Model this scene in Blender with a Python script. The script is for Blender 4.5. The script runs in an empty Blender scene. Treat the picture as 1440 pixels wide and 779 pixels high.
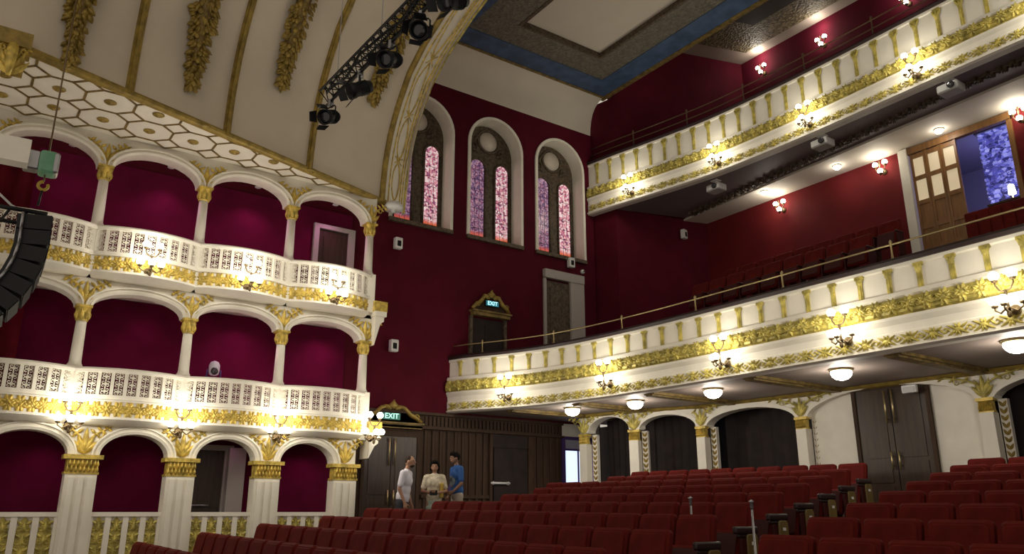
import bpy, math, random
from math import pi, sin, cos, sqrt, atan2, radians
from mathutils import Vector, Matrix

random.seed(7)
SC = bpy.context.scene
COL = SC.collection
# ------------------------------------------------------------------ camera, world, exposure
F_PX, PITCH, AZ = 1115.0, math.atan(330.5 / 1115.0), radians(54.9)
cam_data = bpy.data.cameras.new('camera')
cam_data.sensor_width = 36.0
cam_data.lens = F_PX / 1440.0 * 36.0
cam_data.clip_end = 200
cam = bpy.data.objects.new('camera', cam_data)
cam.location = (0, 0, 1.6)
cam.rotation_euler = (pi / 2 + PITCH, 0, AZ)
COL.objects.link(cam)
SC.camera = cam
world = bpy.data.worlds.new('world')
SC.world = world
world.use_nodes = True
world.node_tree.nodes['Background'].inputs[0].default_value = (1.0, 0.88, 0.74, 1)
world.node_tree.nodes['Background'].inputs[1].default_value = 0.56
SC.view_settings.view_transform = 'Standard'
SC.view_settings.look = 'None'
SC.view_settings.gamma = 1.0
SC.view_settings.use_curve_mapping = False
SC.view_settings.exposure = 0.0
SCONCE_WATTS, BALCONY_WATTS, WALL_WATTS, DOME_WATTS, BOX_WATTS = 21.0, 20.0, 9.0, 18.0, 5.5


# ------------------------------------------------------------------ materials
def mat(name, col, rough=0.6, metal=0.0, var=0.0, scale=6.0, bump=0.0, emit=None, estr=0.0, spec=0.5, col2=None, bscale=None):
    m = bpy.data.materials.new(name)
    m.use_nodes = True
    nt = m.node_tree
    b = nt.nodes['Principled BSDF']
    b.inputs['Base Color'].default_value = (*col, 1)
    b.inputs['Roughness'].default_value = rough
    b.inputs['Metallic'].default_value = metal
    b.inputs['Specular IOR Level'].default_value = spec
    if var > 0 or col2:
        tc = nt.nodes.new('ShaderNodeTexCoord')
        n = nt.nodes.new('ShaderNodeTexNoise')
        n.inputs['Scale'].default_value = scale
        n.inputs['Detail'].default_value = 4
        nt.links.new(tc.outputs['Object'], n.inputs['Vector'])
        r = nt.nodes.new('ShaderNodeValToRGB')
        r.color_ramp.elements[0].position = 0.35
        r.color_ramp.elements[1].position = 0.65
        c2 = col2 if col2 else tuple(min(1, c * (1 + var)) for c in col)
        c1 = col if col2 else tuple(c * (1 - var) for c in col)
        r.color_ramp.elements[0].color = (*c1, 1)
        r.color_ramp.elements[1].color = (*c2, 1)
        nt.links.new(n.outputs['Fac'], r.inputs['Fac'])
        nt.links.new(r.outputs['Color'], b.inputs['Base Color'])
    if bump > 0:
        tc = nt.nodes.new('ShaderNodeTexCoord')
        n = nt.nodes.new('ShaderNodeTexNoise')
        n.inputs['Scale'].default_value = bscale or scale
        nt.links.new(tc.outputs['Object'], n.inputs['Vector'])
        bp = nt.nodes.new('ShaderNodeBump')
        bp.inputs['Strength'].default_value = bump
        bp.inputs['Distance'].default_value = 0.02
        nt.links.new(n.outputs['Fac'], bp.inputs['Height'])
        nt.links.new(bp.outputs['Normal'], b.inputs['Normal'])
    if emit:
        b.inputs['Emission Color'].default_value = (*emit, 1)
        b.inputs['Emission Strength'].default_value = estr
    return m


def wood_mat(name, c1, c2, rough=0.4, axis=2):
    m = mat(name, c1, rough)
    nt = m.node_tree
    b = nt.nodes['Principled BSDF']
    tc = nt.nodes.new('ShaderNodeTexCoord')
    mp = nt.nodes.new('ShaderNodeMapping')
    sc = [9, 9, 9]
    sc[axis] = 0.8
    mp.inputs['Scale'].default_value = sc
    n = nt.nodes.new('ShaderNodeTexNoise')
    n.inputs['Scale'].default_value = 2.0
    n.inputs['Detail'].default_value = 6
    r = nt.nodes.new('ShaderNodeValToRGB')
    r.color_ramp.elements[0].position = 0.3
    r.color_ramp.elements[1].position = 0.7
    r.color_ramp.elements[0].color = (*c1, 1)
    r.color_ramp.elements[1].color = (*c2, 1)
    nt.links.new(tc.outputs['Object'], mp.inputs['Vector'])
    nt.links.new(mp.outputs['Vector'], n.inputs['Vector'])
    nt.links.new(n.outputs['Fac'], r.inputs['Fac'])
    nt.links.new(r.outputs['Color'], b.inputs['Base Color'])
    return m


def voronoi_mat(name, stops, scale, rough=0.5, emit=0.0, zred=None, bump=0.0, metal=0.0):
    """Coloured cells: stained glass, painted ornament."""
    m = bpy.data.materials.new(name)
    m.use_nodes = True
    nt = m.node_tree
    b = nt.nodes['Principled BSDF']
    b.inputs['Roughness'].default_value = rough
    b.inputs['Metallic'].default_value = metal
    tc = nt.nodes.new('ShaderNodeTexCoord')
    v = nt.nodes.new('ShaderNodeTexVoronoi')
    v.inputs['Scale'].default_value = scale
    nt.links.new(tc.outputs['Object'], v.inputs['Vector'])
    sep = nt.nodes.new('ShaderNodeSeparateColor')
    nt.links.new(v.outputs['Color'], sep.inputs['Color'])
    r = nt.nodes.new('ShaderNodeValToRGB')
    cr = r.color_ramp
    cr.interpolation = 'LINEAR'
    while len(cr.elements) < len(stops):
        cr.elements.new(0.5)
    for e, (p, c) in zip(cr.elements, stops):
        e.position = p
        e.color = (*c, 1)
    nt.links.new(sep.outputs['Red'], r.inputs['Fac'])
    out = r.outputs['Color']
    if zred:
        z0, z1, red = zred
        sx = nt.nodes.new('ShaderNodeSeparateXYZ')
        nt.links.new(tc.outputs['Object'], sx.inputs['Vector'])
        mr = nt.nodes.new('ShaderNodeMapRange')
        mr.inputs['From Min'].default_value = z0
        mr.inputs['From Max'].default_value = z1
        mr.inputs['To Min'].default_value = 1
        mr.inputs['To Max'].default_value = 0
        nt.links.new(sx.outputs['Z'], mr.inputs['Value'])
        mx = nt.nodes.new('ShaderNodeMixRGB')
        mx.inputs['Color2'].default_value = (*red, 1)
        nt.links.new(mr.outputs['Result'], mx.inputs['Fac'])
        nt.links.new(out, mx.inputs['Color1'])
        out = mx.outputs['Color']
    nt.links.new(out, b.inputs['Base Color'])
    if emit > 0:
        nt.links.new(out, b.inputs['Emission Color'])
        b.inputs['Emission Strength'].default_value = emit
    if bump > 0:
        bp = nt.nodes.new('ShaderNodeBump')
        bp.inputs['Strength'].default_value = bump
        bp.inputs['Distance'].default_value = 0.03
        nt.links.new(v.outputs['Distance'], bp.inputs['Height'])
        nt.links.new(bp.outputs['Normal'], b.inputs['Normal'])
    return m


M = {}
M['plaster'] = mat('cream_plaster', (0.80, 0.755, 0.65), 0.55, var=0.04, scale=3)
M['vault'] = mat('vault_plaster', (0.64, 0.565, 0.45), 0.7, var=0.04, scale=1.2)
M['gold'] = mat('gold_paint', (0.58, 0.42, 0.085), 0.42, metal=0.2, var=0.35, scale=9, bump=0.3, bscale=30)
M['gold_dull'] = mat('dull_gold_paint', (0.29, 0.20, 0.04), 0.5, metal=0.2, var=0.3, scale=7, bump=0.3, bscale=20)
M['gold_green'] = mat('olive_gold_paint', (0.50, 0.415, 0.10), 0.45, metal=0.15, var=0.35, scale=9, bump=0.3, bscale=30)
M['gold_dark'] = mat('aged_gold_paint', (0.20, 0.135, 0.04), 0.55, metal=0.25, var=0.4, scale=8, bump=0.4, bscale=20)
M['red_wall'] = mat('red_wall_paint', (0.078, 0.0042, 0.0130), 0.8, spec=0.12, var=0.12, scale=1.5)
M['circle_red'] = mat('circle_red_wall', (0.125, 0.0105, 0.012), 0.75, spec=0.15, var=0.1, scale=1.5)
M['magenta'] = mat('box_wall_violet_tint', (0.110, 0.004, 0.030), 0.85, spec=0.1, var=0.12, scale=2)  # wall red shifted to magenta: tint of the violet light in the base colour
M['drape'] = mat('red_drape', (0.09, 0.004, 0.010), 0.85, spec=0.1, var=0.2, scale=3)
M['wood_dark'] = wood_mat('dark_wood', (0.030, 0.014, 0.006), (0.062, 0.030, 0.013), 0.8)
M['wood_door'] = wood_mat('door_wood', (0.030, 0.018, 0.012), (0.060, 0.037, 0.024), 0.3)
M['wood_brown'] = wood_mat('brown_wood', (0.16, 0.075, 0.024), (0.27, 0.13, 0.042), 0.4)
M['tracery'] = mat('tracery_wood', (0.085, 0.058, 0.034), 0.6, var=0.5, scale=14, bump=0.5, bscale=24)
M['seat_red'] = mat('seat_red_velvet', (0.100, 0.0085, 0.0058), 0.85, spec=0.12, var=0.18, scale=5)
M['seat_under'] = mat('seat_shell', (0.045, 0.006, 0.005), 0.6, spec=0.2)
M['ochre'] = wood_mat('ochre_side_panel', (0.13, 0.085, 0.022), (0.19, 0.13, 0.035), 0.5)
M['arm'] = mat('armrest_dark', (0.022, 0.009, 0.009), 0.45)
M['black'] = mat('black_metal', (0.007, 0.007, 0.008), 0.5, spec=0.3)
M['black_grille'] = mat('black_grille', (0.008, 0.0085, 0.009), 0.7, spec=0.2, var=0.4, scale=60)
M['steel'] = mat('steel', (0.35, 0.35, 0.36), 0.35, metal=0.8)
M['white'] = mat('white_casing', (0.72, 0.72, 0.70), 0.45)
M['grey_frame'] = mat('grey_door_frame', (0.40, 0.36, 0.33), 0.5)
M['globe'] = mat('lit_globe', (0.9, 0.88, 0.8), 0.3, emit=(1.0, 0.93, 0.76), estr=16)
M['dome'] = mat('lit_dome_glass', (0.9, 0.88, 0.85), 0.3, emit=(1.0, 0.94, 0.84), estr=18)
M['brass'] = mat('brass', (0.50, 0.40, 0.20), 0.35, metal=0.8)
M['bronze'] = mat('bronze', (0.16, 0.11, 0.055), 0.4, metal=0.6)
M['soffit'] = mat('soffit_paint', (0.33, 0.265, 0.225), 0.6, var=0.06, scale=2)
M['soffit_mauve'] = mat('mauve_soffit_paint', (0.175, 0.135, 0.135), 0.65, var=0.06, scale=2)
M['blue'] = mat('blue_band_paint', (0.050, 0.088, 0.17), 0.6, var=0.25, scale=3)
M['ceiling_white'] = mat('ceiling_panel_paint', (0.62, 0.56, 0.47), 0.7, var=0.03, scale=1)
M['orn_band'] = voronoi_mat('ornament_band', [(0.0, (0.10, 0.09, 0.07)), (0.5, (0.135, 0.12, 0.09)), (1.0, (0.19, 0.17, 0.125))], 16, 0.6, bump=0.8)
M['orn_dark'] = voronoi_mat('dark_ornament_band', [(0.0, (0.07, 0.05, 0.025)), (0.5, (0.14, 0.105, 0.055)), (1.0, (0.24, 0.19, 0.11))], 17, 0.6, bump=0.8)
M['ceiling_dark'] = mat('dark_ceiling_panel', (0.045, 0.034, 0.028), 0.7)
M['floor'] = mat('dark_red_carpet', (0.040, 0.010, 0.009), 0.9, var=0.3, scale=14)
M['glass'] = voronoi_mat('stained_glass', [(0.0, (0.16, 0.04, 0.10)), (0.2, (0.62, 0.20, 0.27)), (0.45, (0.88, 0.52, 0.56)), (0.7, (0.95, 0.80, 0.80)), (0.9, (0.50, 0.13, 0.24)), (1.0, (0.13, 0.05, 0.14))], 21, 0.2, emit=0.62, zred=(.22, .34, (0.75, 0.13, 0.05)))
M['glass_side'] = voronoi_mat('dim_stained_glass', [(0.0, (0.07, 0.03, 0.10)), (0.25, (0.24, 0.09, 0.18)), (0.5, (0.55, 0.33, 0.42)), (0.72, (0.28, 0.17, 0.30)), (0.88, (0.12, 0.07, 0.18)), (1.0, (0.42, 0.13, 0.2))], 23, 0.2, emit=0.5, zred=(.22, .34, (0.7, 0.12, 0.08)))
M['oculus'] = mat('oculus_glass', (0.62, 0.55, 0.47), 0.4)
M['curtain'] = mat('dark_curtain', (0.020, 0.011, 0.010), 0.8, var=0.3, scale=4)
M['daylight'] = mat('daylight_opening', (0.6, 0.7, 0.9), 0.5, emit=(0.62, 0.74, 1.0), estr=1.3)
M['foyer'] = mat('foyer_wall', (0.34, 0.32, 0.40), 0.7)
M['blue_light'] = voronoi_mat('blue_lit_crystal', [(0.0, (0.02, 0.02, 0.12)), (0.5, (0.10, 0.10, 0.50)), (1.0, (0.40, 0.42, 0.95))], 14, 0.2, emit=0.6)
M['warm_pane'] = mat('lit_door_pane', (0.5, 0.42, 0.3), 0.3, emit=(1.0, 0.80, 0.5), estr=0.4)
M['dim_pane'] = mat('dim_door_pane', (0.16, 0.11, 0.07), 0.2)
M['exit'] = mat('exit_sign_face', (0.02, 0.10, 0.07), 0.4, emit=(0.03, 0.22, 0.15), estr=0.5)
M['exit_text'] = mat('exit_sign_text', (0.5, 0.9, 0.8), 0.4, emit=(0.55, 1.0, 0.88), estr=1.2)
M['hoist'] = mat('green_hoist', (0.10, 0.30, 0.17), 0.4, col2=(0.18, 0.40, 0.26), scale=3)
M['yellow'] = mat('yellow_hook', (0.42, 0.28, 0.03), 0.4)
M['projector'] = mat('grey_projector', (0.52, 0.52, 0.50), 0.5)
M['lens'] = mat('lens', (0.03, 0.03, 0.035), 0.1)
M['skin'] = mat('skin', (0.36, 0.19, 0.12), 0.6)
M['skin2'] = mat('skin_dark', (0.22, 0.115, 0.07), 0.6)
M['hair'] = mat('black_hair', (0.008, 0.006, 0.0055), 0.9, spec=0.1)
M['hair_grey'] = mat('cropped_hair', (0.035, 0.025, 0.02), 0.9, spec=0.1)
M['shirt_white'] = mat('white_shirt', (0.66, 0.64, 0.72), 0.8)
M['trouser_dark'] = mat('dark_trousers', (0.022, 0.024, 0.035), 0.8)
M['blouse'] = mat('cream_print_blouse', (0.70, 0.63, 0.50), 0.8, col2=(0.48, 0.43, 0.30), scale=22)
M['skirt'] = mat('pale_green_skirt', (0.40, 0.50, 0.42), 0.8)
M['shirt_blue'] = mat('blue_shirt', (0.02, 0.09, 0.30), 0.8)
M['shirt_panel'] = mat('dark_shirt_front', (0.02, 0.028, 0.04), 0.8, col2=(0.35, 0.42, 0.45), scale=7)
M['khaki'] = mat('beige_trousers', (0.36, 0.32, 0.26), 0.8)
M['purple'] = mat('purple_bag', (0.07, 0.03, 0.15), 0.7)
M['leather'] = mat('dark_shoes', (0.03, 0.018, 0.012), 0.5)


# ------------------------------------------------------------------ mesh building
class Fr:
    """Local frame: u along, v up, w out of the face."""
    def __init__(s, o, u, w, v=(0, 0, 1)):
        s.o, s.u, s.v, s.w = Vector(o), Vector(u).normalized(), Vector(v).normalized(), Vector(w).normalized()

    def __call__(s, p):
        return s.o + s.u * p[0] + s.v * p[1] + s.w * p[2]


IDF = None
ORG = {}


class MB:
    def __init__(s, fr=None):
        s.v, s.f, s.sm, s.fr = [], [], [], fr

    def add(s, vs, fs, smooth=False):
        n = len(s.v)
        s.v.extend(s.fr(p) if s.fr else Vector(p) for p in vs)
        s.f.extend(tuple(i + n for i in f) for f in fs)
        s.sm.extend([smooth] * len(fs))
        return s

    def box(s, a, b):
        x0, x1 = sorted((a[0], b[0])); y0, y1 = sorted((a[1], b[1])); z0, z1 = sorted((a[2], b[2]))
        vs = [(x, y, z) for z in (z0, z1) for y in (y0, y1) for x in (x0, x1)]
        return s.add(vs, [(0, 2, 3, 1), (4, 5, 7, 6), (0, 1, 5, 4), (2, 6, 7, 3), (0, 4, 6, 2), (1, 3, 7, 5)])

    def cbox(s, c, d):
        return s.box([c[i] - d[i] / 2 for i in range(3)], [c[i] + d[i] / 2 for i in range(3)])

    def rbox(s, a, b, r=0.03, axis=1, n=3):
        """Rounded slab: rounded outline across `axis`, softened at both faces."""
        o = [i for i in range(3) if i != axis]
        lo = [min(a[i], b[i]) for i in range(3)]; hi = [max(a[i], b[i]) for i in range(3)]
        t0, t1 = lo[axis], hi[axis]
        d = min(r * 0.6, (t1 - t0) * 0.35)
        rings = []
        for t, ins in ((t0, d), (t0 + d, 0), (t1 - d, 0), (t1, d)):
            ring = []
            for cx, cy, a0 in ((1, 1, 0), (0, 1, 90), (0, 0, 180), (1, 0, 270)):
                px = (hi[o[0]] - r) if cx else (lo[o[0]] + r)
                py = (hi[o[1]] - r) if cy else (lo[o[1]] + r)
                for k in range(n + 1):
                    an = radians(a0 + 90 * k / n)
                    q = [0, 0, 0]
                    q[axis] = t
                    q[o[0]] = px + (r - ins) * cos(an)
                    q[o[1]] = py + (r - ins) * sin(an)
                    ring.append(tuple(q))
            rings.append(ring)
        m = len(rings[0])
        vs = [p for rg in rings for p in rg]
        fs = [(j * m + i, j * m + (i + 1) % m, (j + 1) * m + (i + 1) % m, (j + 1) * m + i) for j in range(3) for i in range(m)]
        fs += [tuple(range(m))[::-1], tuple(range(3 * m, 4 * m))]
        return s.add(vs, fs, False)

    def tube(s, pts, rad, n=6, cap=True, smooth=True):
        pts = [Vector(p) for p in pts]
        k = len(pts)
        rad = rad if isinstance(rad, (list, tuple)) else [rad] * k
        vs, fs = [], []
        prev = None
        for i, p in enumerate(pts):
            t = (pts[min(i + 1, k - 1)] - pts[max(i - 1, 0)])
            t = t.normalized() if t.length > 1e-9 else Vector((0, 0, 1))
            if prev is None:
                a = t.cross(Vector((0, 0, 1)))
                if a.length < 1e-3:
                    a = t.cross(Vector((1, 0, 0)))
            else:
                a = prev - t * prev.dot(t)
                if a.length < 1e-6:
                    a = t.cross(Vector((1, 0.3, 0.2)))
            a.normalize(); prev = a
            b = t.cross(a)
            for j in range(n):
                an = 2 * pi * j / n
                vs.append(p + (a * cos(an) + b * sin(an)) * rad[i])
        for i in range(k - 1):
            for j in range(n):
                fs.append((i * n + j, i * n + (j + 1) % n, (i + 1) * n + (j + 1) % n, (i + 1) * n + j))
        if cap:
            fs.append(tuple(range(n))[::-1]); fs.append(tuple(range((k - 1) * n, k * n)))
        return s.add(vs, fs, smooth)

    def ell(s, c, r, ang=0.0, nu=8, nv=5, plane='uv'):
        """Ellipsoid, turned by ang in the u-v plane."""
        vs = []
        ca, sa = cos(ang), sin(ang)
        for i in range(nv + 1):
            th = pi * i / nv
            for j in range(nu):
                ph = 2 * pi * j / nu
                x, y, z = r[0] * sin(th) * cos(ph), r[1] * cos(th), r[2] * sin(th) * sin(ph)
                if plane == 'uv':
                    x, y = x * ca - y * sa, x * sa + y * ca
                elif plane == 'xy':
                    y, z = z, y
                    x, y = x * ca - y * sa, x * sa + y * ca
                vs.append((c[0] + x, c[1] + y, c[2] + z))
        fs = [(i * nu + j, i * nu + (j + 1) % nu, (i + 1) * nu + (j + 1) % nu, (i + 1) * nu + j) for i in range(nv) for j in range(nu)]
        return s.add(vs, fs, True)

    def lathe(s, prof, c, n=14, axis=2, smooth=True):
        vs = []
        for r, h in prof:
            for j in range(n):
                an = 2 * pi * j / n
                q = [0, 0, 0]
                o = [i for i in range(3) if i != axis]
                q[axis] = c[axis] + h
                q[o[0]] = c[o[0]] + r * cos(an)
                q[o[1]] = c[o[1]] + r * sin(an)
                vs.append(tuple(q))
        k = len(prof)
        fs = [(i * n + j, i * n + (j + 1) % n, (i + 1) * n + (j + 1) % n, (i + 1) * n + j) for i in range(k - 1) for j in range(n)]
        fs += [tuple(range(n))[::-1], tuple(range((k - 1) * n, k * n))]
        return s.add(vs, fs, smooth)

    def poly(s, pts, h, axis=2):
        """Prism of an outline given in 3D, pushed by vector h."""
        n = len(pts)
        h = Vector(h)
        vs = [Vector(p) for p in pts] + [Vector(p) + h for p in pts]
        fs = [tuple(range(n))[::-1], tuple(range(n, 2 * n))] + [(i, (i + 1) % n, n + (i + 1) % n, n + i) for i in range(n)]
        return s.add(vs, fs)

    def sweep(s, path, prof, closed=True, smooth=False):
        """path: list of (point, normal) with vertical up; prof: list of (w, z)."""
        m = len(prof)
        vs = []
        for p, nrm in path:
            for w, z in prof:
                vs.append((p[0] + nrm[0] * w, p[1] + nrm[1] * w, z))
        fs = []
        rng = m if closed else m - 1
        for i in range(len(path) - 1):
            for j in range(rng):
                fs.append((i * m + j, i * m + (j + 1) % m, (i + 1) * m + (j + 1) % m, (i + 1) * m + j))
        if closed:
            fs.append(tuple(range(m))[::-1]); fs.append(tuple(range((len(path) - 1) * m, len(path) * m)))
        return s.add(vs, fs, smooth)

    def grid(s, rows, smooth=True, flip=False):
        m = len(rows[0])
        vs = [p for r in rows for p in r]
        fs = [(i * m + j, i * m + j + 1, (i + 1) * m + j + 1, (i + 1) * m + j) for i in range(len(rows) - 1) for j in range(m - 1)]
        return s.add(vs, fs, smooth)

    def build(s, name, m, parent=None, label=None):
        org = ORG.get(parent.name, Vector((0, 0, 0))) if parent else Vector((0, 0, 0))
        me = bpy.data.meshes.new(name)
        me.from_pydata([tuple(p - org) for p in s.v], [], s.f)
        for p, q in zip(me.polygons, s.sm):
            p.use_smooth = q
        if isinstance(m, str):
            m = M[m]
        me.materials.append(m)
        me.validate(); me.update()
        o = bpy.data.objects.new(name, me)
        COL.objects.link(o)
        if parent:
            o.parent = parent
        ORG[o.name] = org
        if label:
            o['label'] = label
        return o


def fix_normals(o):
    import bmesh
    bm = bmesh.new(); bm.from_mesh(o.data)
    bmesh.ops.recalc_face_normals(bm, faces=bm.faces)
    bm.to_mesh(o.data); bm.free()


def thing(name, label, cat, loc=(0, 0, 0), group=None, local=False, rz=0):
    o = bpy.data.objects.new(name, None)
    o.empty_display_size = 0.1
    COL.objects.link(o)
    o.location = loc
    o.rotation_euler = (0, 0, rz)
    o['label'] = label; o['category'] = cat
    if group:
        o['group'] = group
    ORG[o.name] = Vector((0, 0, 0)) if local else Vector(loc)
    return o


def tag(o, label, cat, group=None, kind=None):
    o['label'] = label; o['category'] = cat
    if group:
        o['group'] = group
    if kind:
        o['kind'] = kind
    return o


def structure(o, label=None, cat=None):
    o['kind'] = 'structure'
    if label:
        o['label'] = label
    if cat:
        o['category'] = cat
    return o


def copy_tree(o, parent=None):
    c = o.copy(); COL.objects.link(c)
    if parent:
        c.parent = parent
    for ch in list(o.children):
        copy_tree(ch, c)
    return c


ORD = ['', 'first', 'second', 'third', 'fourth', 'fifth', 'sixth', 'seventh', 'eighth', 'ninth', 'tenth', 'eleventh', 'twelfth',
       'thirteenth', 'fourteenth', 'fifteenth', 'sixteenth', 'seventeenth', 'eighteenth', 'nineteenth', 'twentieth']


def arch_pts(u0, u1, zs, rise, n=16):
    a = (u1 - u0) / 2; c = (u0 + u1) / 2
    return [(c - a * cos(pi * i / n), zs + rise * sin(pi * i / n)) for i in range(n + 1)]


def arch_wall(mb, u0, u1, zs, rise, ztop, w0, w1, n=16):
    P = arch_pts(u0, u1, zs, rise, n)
    vs, fs = [], []
    for (u, z) in P:
        vs += [(u, z, w1), (u, ztop, w1), (u, z, w0), (u, ztop, w0)]
    for i in range(n):
        a, b = i * 4, (i + 1) * 4
        fs += [(a, b, b + 1, a + 1), (a + 2, a + 3, b + 3, b + 2), (a, a + 2, b + 2, b), (a + 1, b + 1, b + 3, a + 3)]
    mb.add(vs, fs)


def archivolt(mb, u0, u1, zs, rise, width, w, steps=((0, 0.05), (0.35, 0.075), (0.4, 0.05), (0.75, 0.05), (0.8, 0.085), (1, 0.085)), n=20):
    """Moulded band round an arch; steps are (share of the width, how far it stands proud)."""
    a = (u1 - u0) / 2; c = (u0 + u1) / 2
    vs, fs = [], []
    m = len(steps) + 2
    for i in range(n + 1):
        t = pi * i / n
        for k in range(m):
            if k == 0:
                q, pr = 0, 0
            elif k == m - 1:
                q, pr = 1, 0
            else:
                q, pr = steps[k - 1]
            e = q * width
            vs.append((c - (a + e) * cos(t), zs + (rise + e) * sin(t), w + pr))
    for i in range(n):
        for k in range(m - 1):
            fs.append((i * m + k, i * m + k + 1, (i + 1) * m + k + 1, (i + 1) * m + k))
    mb.add(vs, fs)


# ------------------------------------------------------------------ ornament motifs (u along, v up, w out)
def leaf(mb, u, v, w, L, W, ang, t=0.025):
    """A bent, ribbed leaf blade pointing at ang from the u axis."""
    ca, sa = cos(ang), sin(ang)
    vs, fs = [], []
    prof = [(0, .35), (.25, .95), (.5, 1), (.75, .7), (1, .08)]
    for i, (q, ww) in enumerate(prof):
        lift = t * (0.4 + 1.1 * sin(pi * min(1, q * 1.1)) + (0.7 if q == 1 else 0))
        for j, sd in enumerate((-1, -0.5, 0, 0.5, 1)):
            x, y = q * L, sd * ww * W / 2
            z = (lift * (1.0 if sd == 0 else (0.55 if abs(sd) == .5 else 0.0)))
            vs.append((u + x * ca - y * sa, v + x * sa + y * ca, w + z))
    for i in range(4):
        for j in range(4):
            fs.append((i * 5 + j, (i + 1) * 5 + j, (i + 1) * 5 + j + 1, i * 5 + j + 1))
    mb.add(vs, fs, True)


def scroll(mb, u, v, w, R, a0, turns, r0=0.012, sgn=1, n=10):
    pts, rad = [], []
    for i in range(n + 1):
        q = i / n
        rr = R * (1 - 0.82 * q)
        an = a0 + sgn * 2 * pi * turns * q
        pts.append((u + rr * cos(an), v + rr * sin(an), w + r0 * 0.6))
        rad.append(r0 * (1 - 0.4 * q))
    mb.tube(pts, rad, 5)


def foliage_unit(mb, u, v, h, L, k=0, w=0.0, d=0.03):
    """One repeat of a gilded running frieze: a fat leaf rosette with scrolls."""
    s = 1 if k % 2 == 0 else -1
    mb.ell((u, v, w), (L * .20, h * .26, d), 0, 7, 4)
    for a in (0.5, 1.25, 1.9, 2.64, -0.5, -1.25, -1.9, -2.64):
        leaf(mb, u + .06 * L * cos(a), v + .08 * h * sin(a), w, (L * .40 if abs(cos(a)) > .5 else h * .42), h * .26, a, d)
    scroll(mb, u + L * .5, v + s * h * .08, w, h * .30, pi, 1.0, d * .5, s)
    leaf(mb, u + L * .42, v - s * h * .12, w, h * .42, h * .22, s * 2.3, d)
    leaf(mb, u + L * .58, v + s * h * .16, w, h * .34, h * .2, -s * 0.8, d)


def spandrel_ornament(mb, u, v, H, W, w=0.0, d=0.03):
    """Leaf burst rising from a capital with a scroll to each side."""
    for a, L in ((pi / 2, H * .9), (pi / 2 - .38, H * .75), (pi / 2 + .38, H * .75), (pi / 2 - .75, H * .6), (pi / 2 + .75, H * .6)):
        leaf(mb, u, v, w, L, H * .22, a, d)
    mb.ell((u, v + H * .30, w), (H * .09, H * .16, d * 1.4), 0, 7, 4)
    for sg in (1, -1):
        pts = [(u + sg * (H * .12 + (W / 2 - H * .12) * q), v + H * (.45 + .52 * q ** .6), w + d * .4) for q in (0, .25, .5, .75, 1)]
        mb.tube(pts, [d * .5, d * .55, d * .5, d * .4, d * .25], 5)
        scroll(mb, u + sg * W * .26, v + H * .66, w, H * .15, pi / 2, 1.1, d * .4, -sg)
        for q in (.35, .6, .85):
            leaf(mb, u + sg * W / 2 * q, v + H * (.45 + .5 * q ** .6), w, H * .22, H * .12, pi / 2 + sg * .9, d)
            leaf(mb, u + sg * W / 2 * q, v + H * (.45 + .5 * q ** .6), w, H * .20, H * .11, -pi / 2 + sg * .9, d)


# ------------------------------------------------------------------ room figures
BX = -15.0          # face of the boxes
WX = -16.3          # side wall


def zfloor(x, y):
    return -0.20 + 0.134 * y - 0.0123 * (x + 9)


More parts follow.
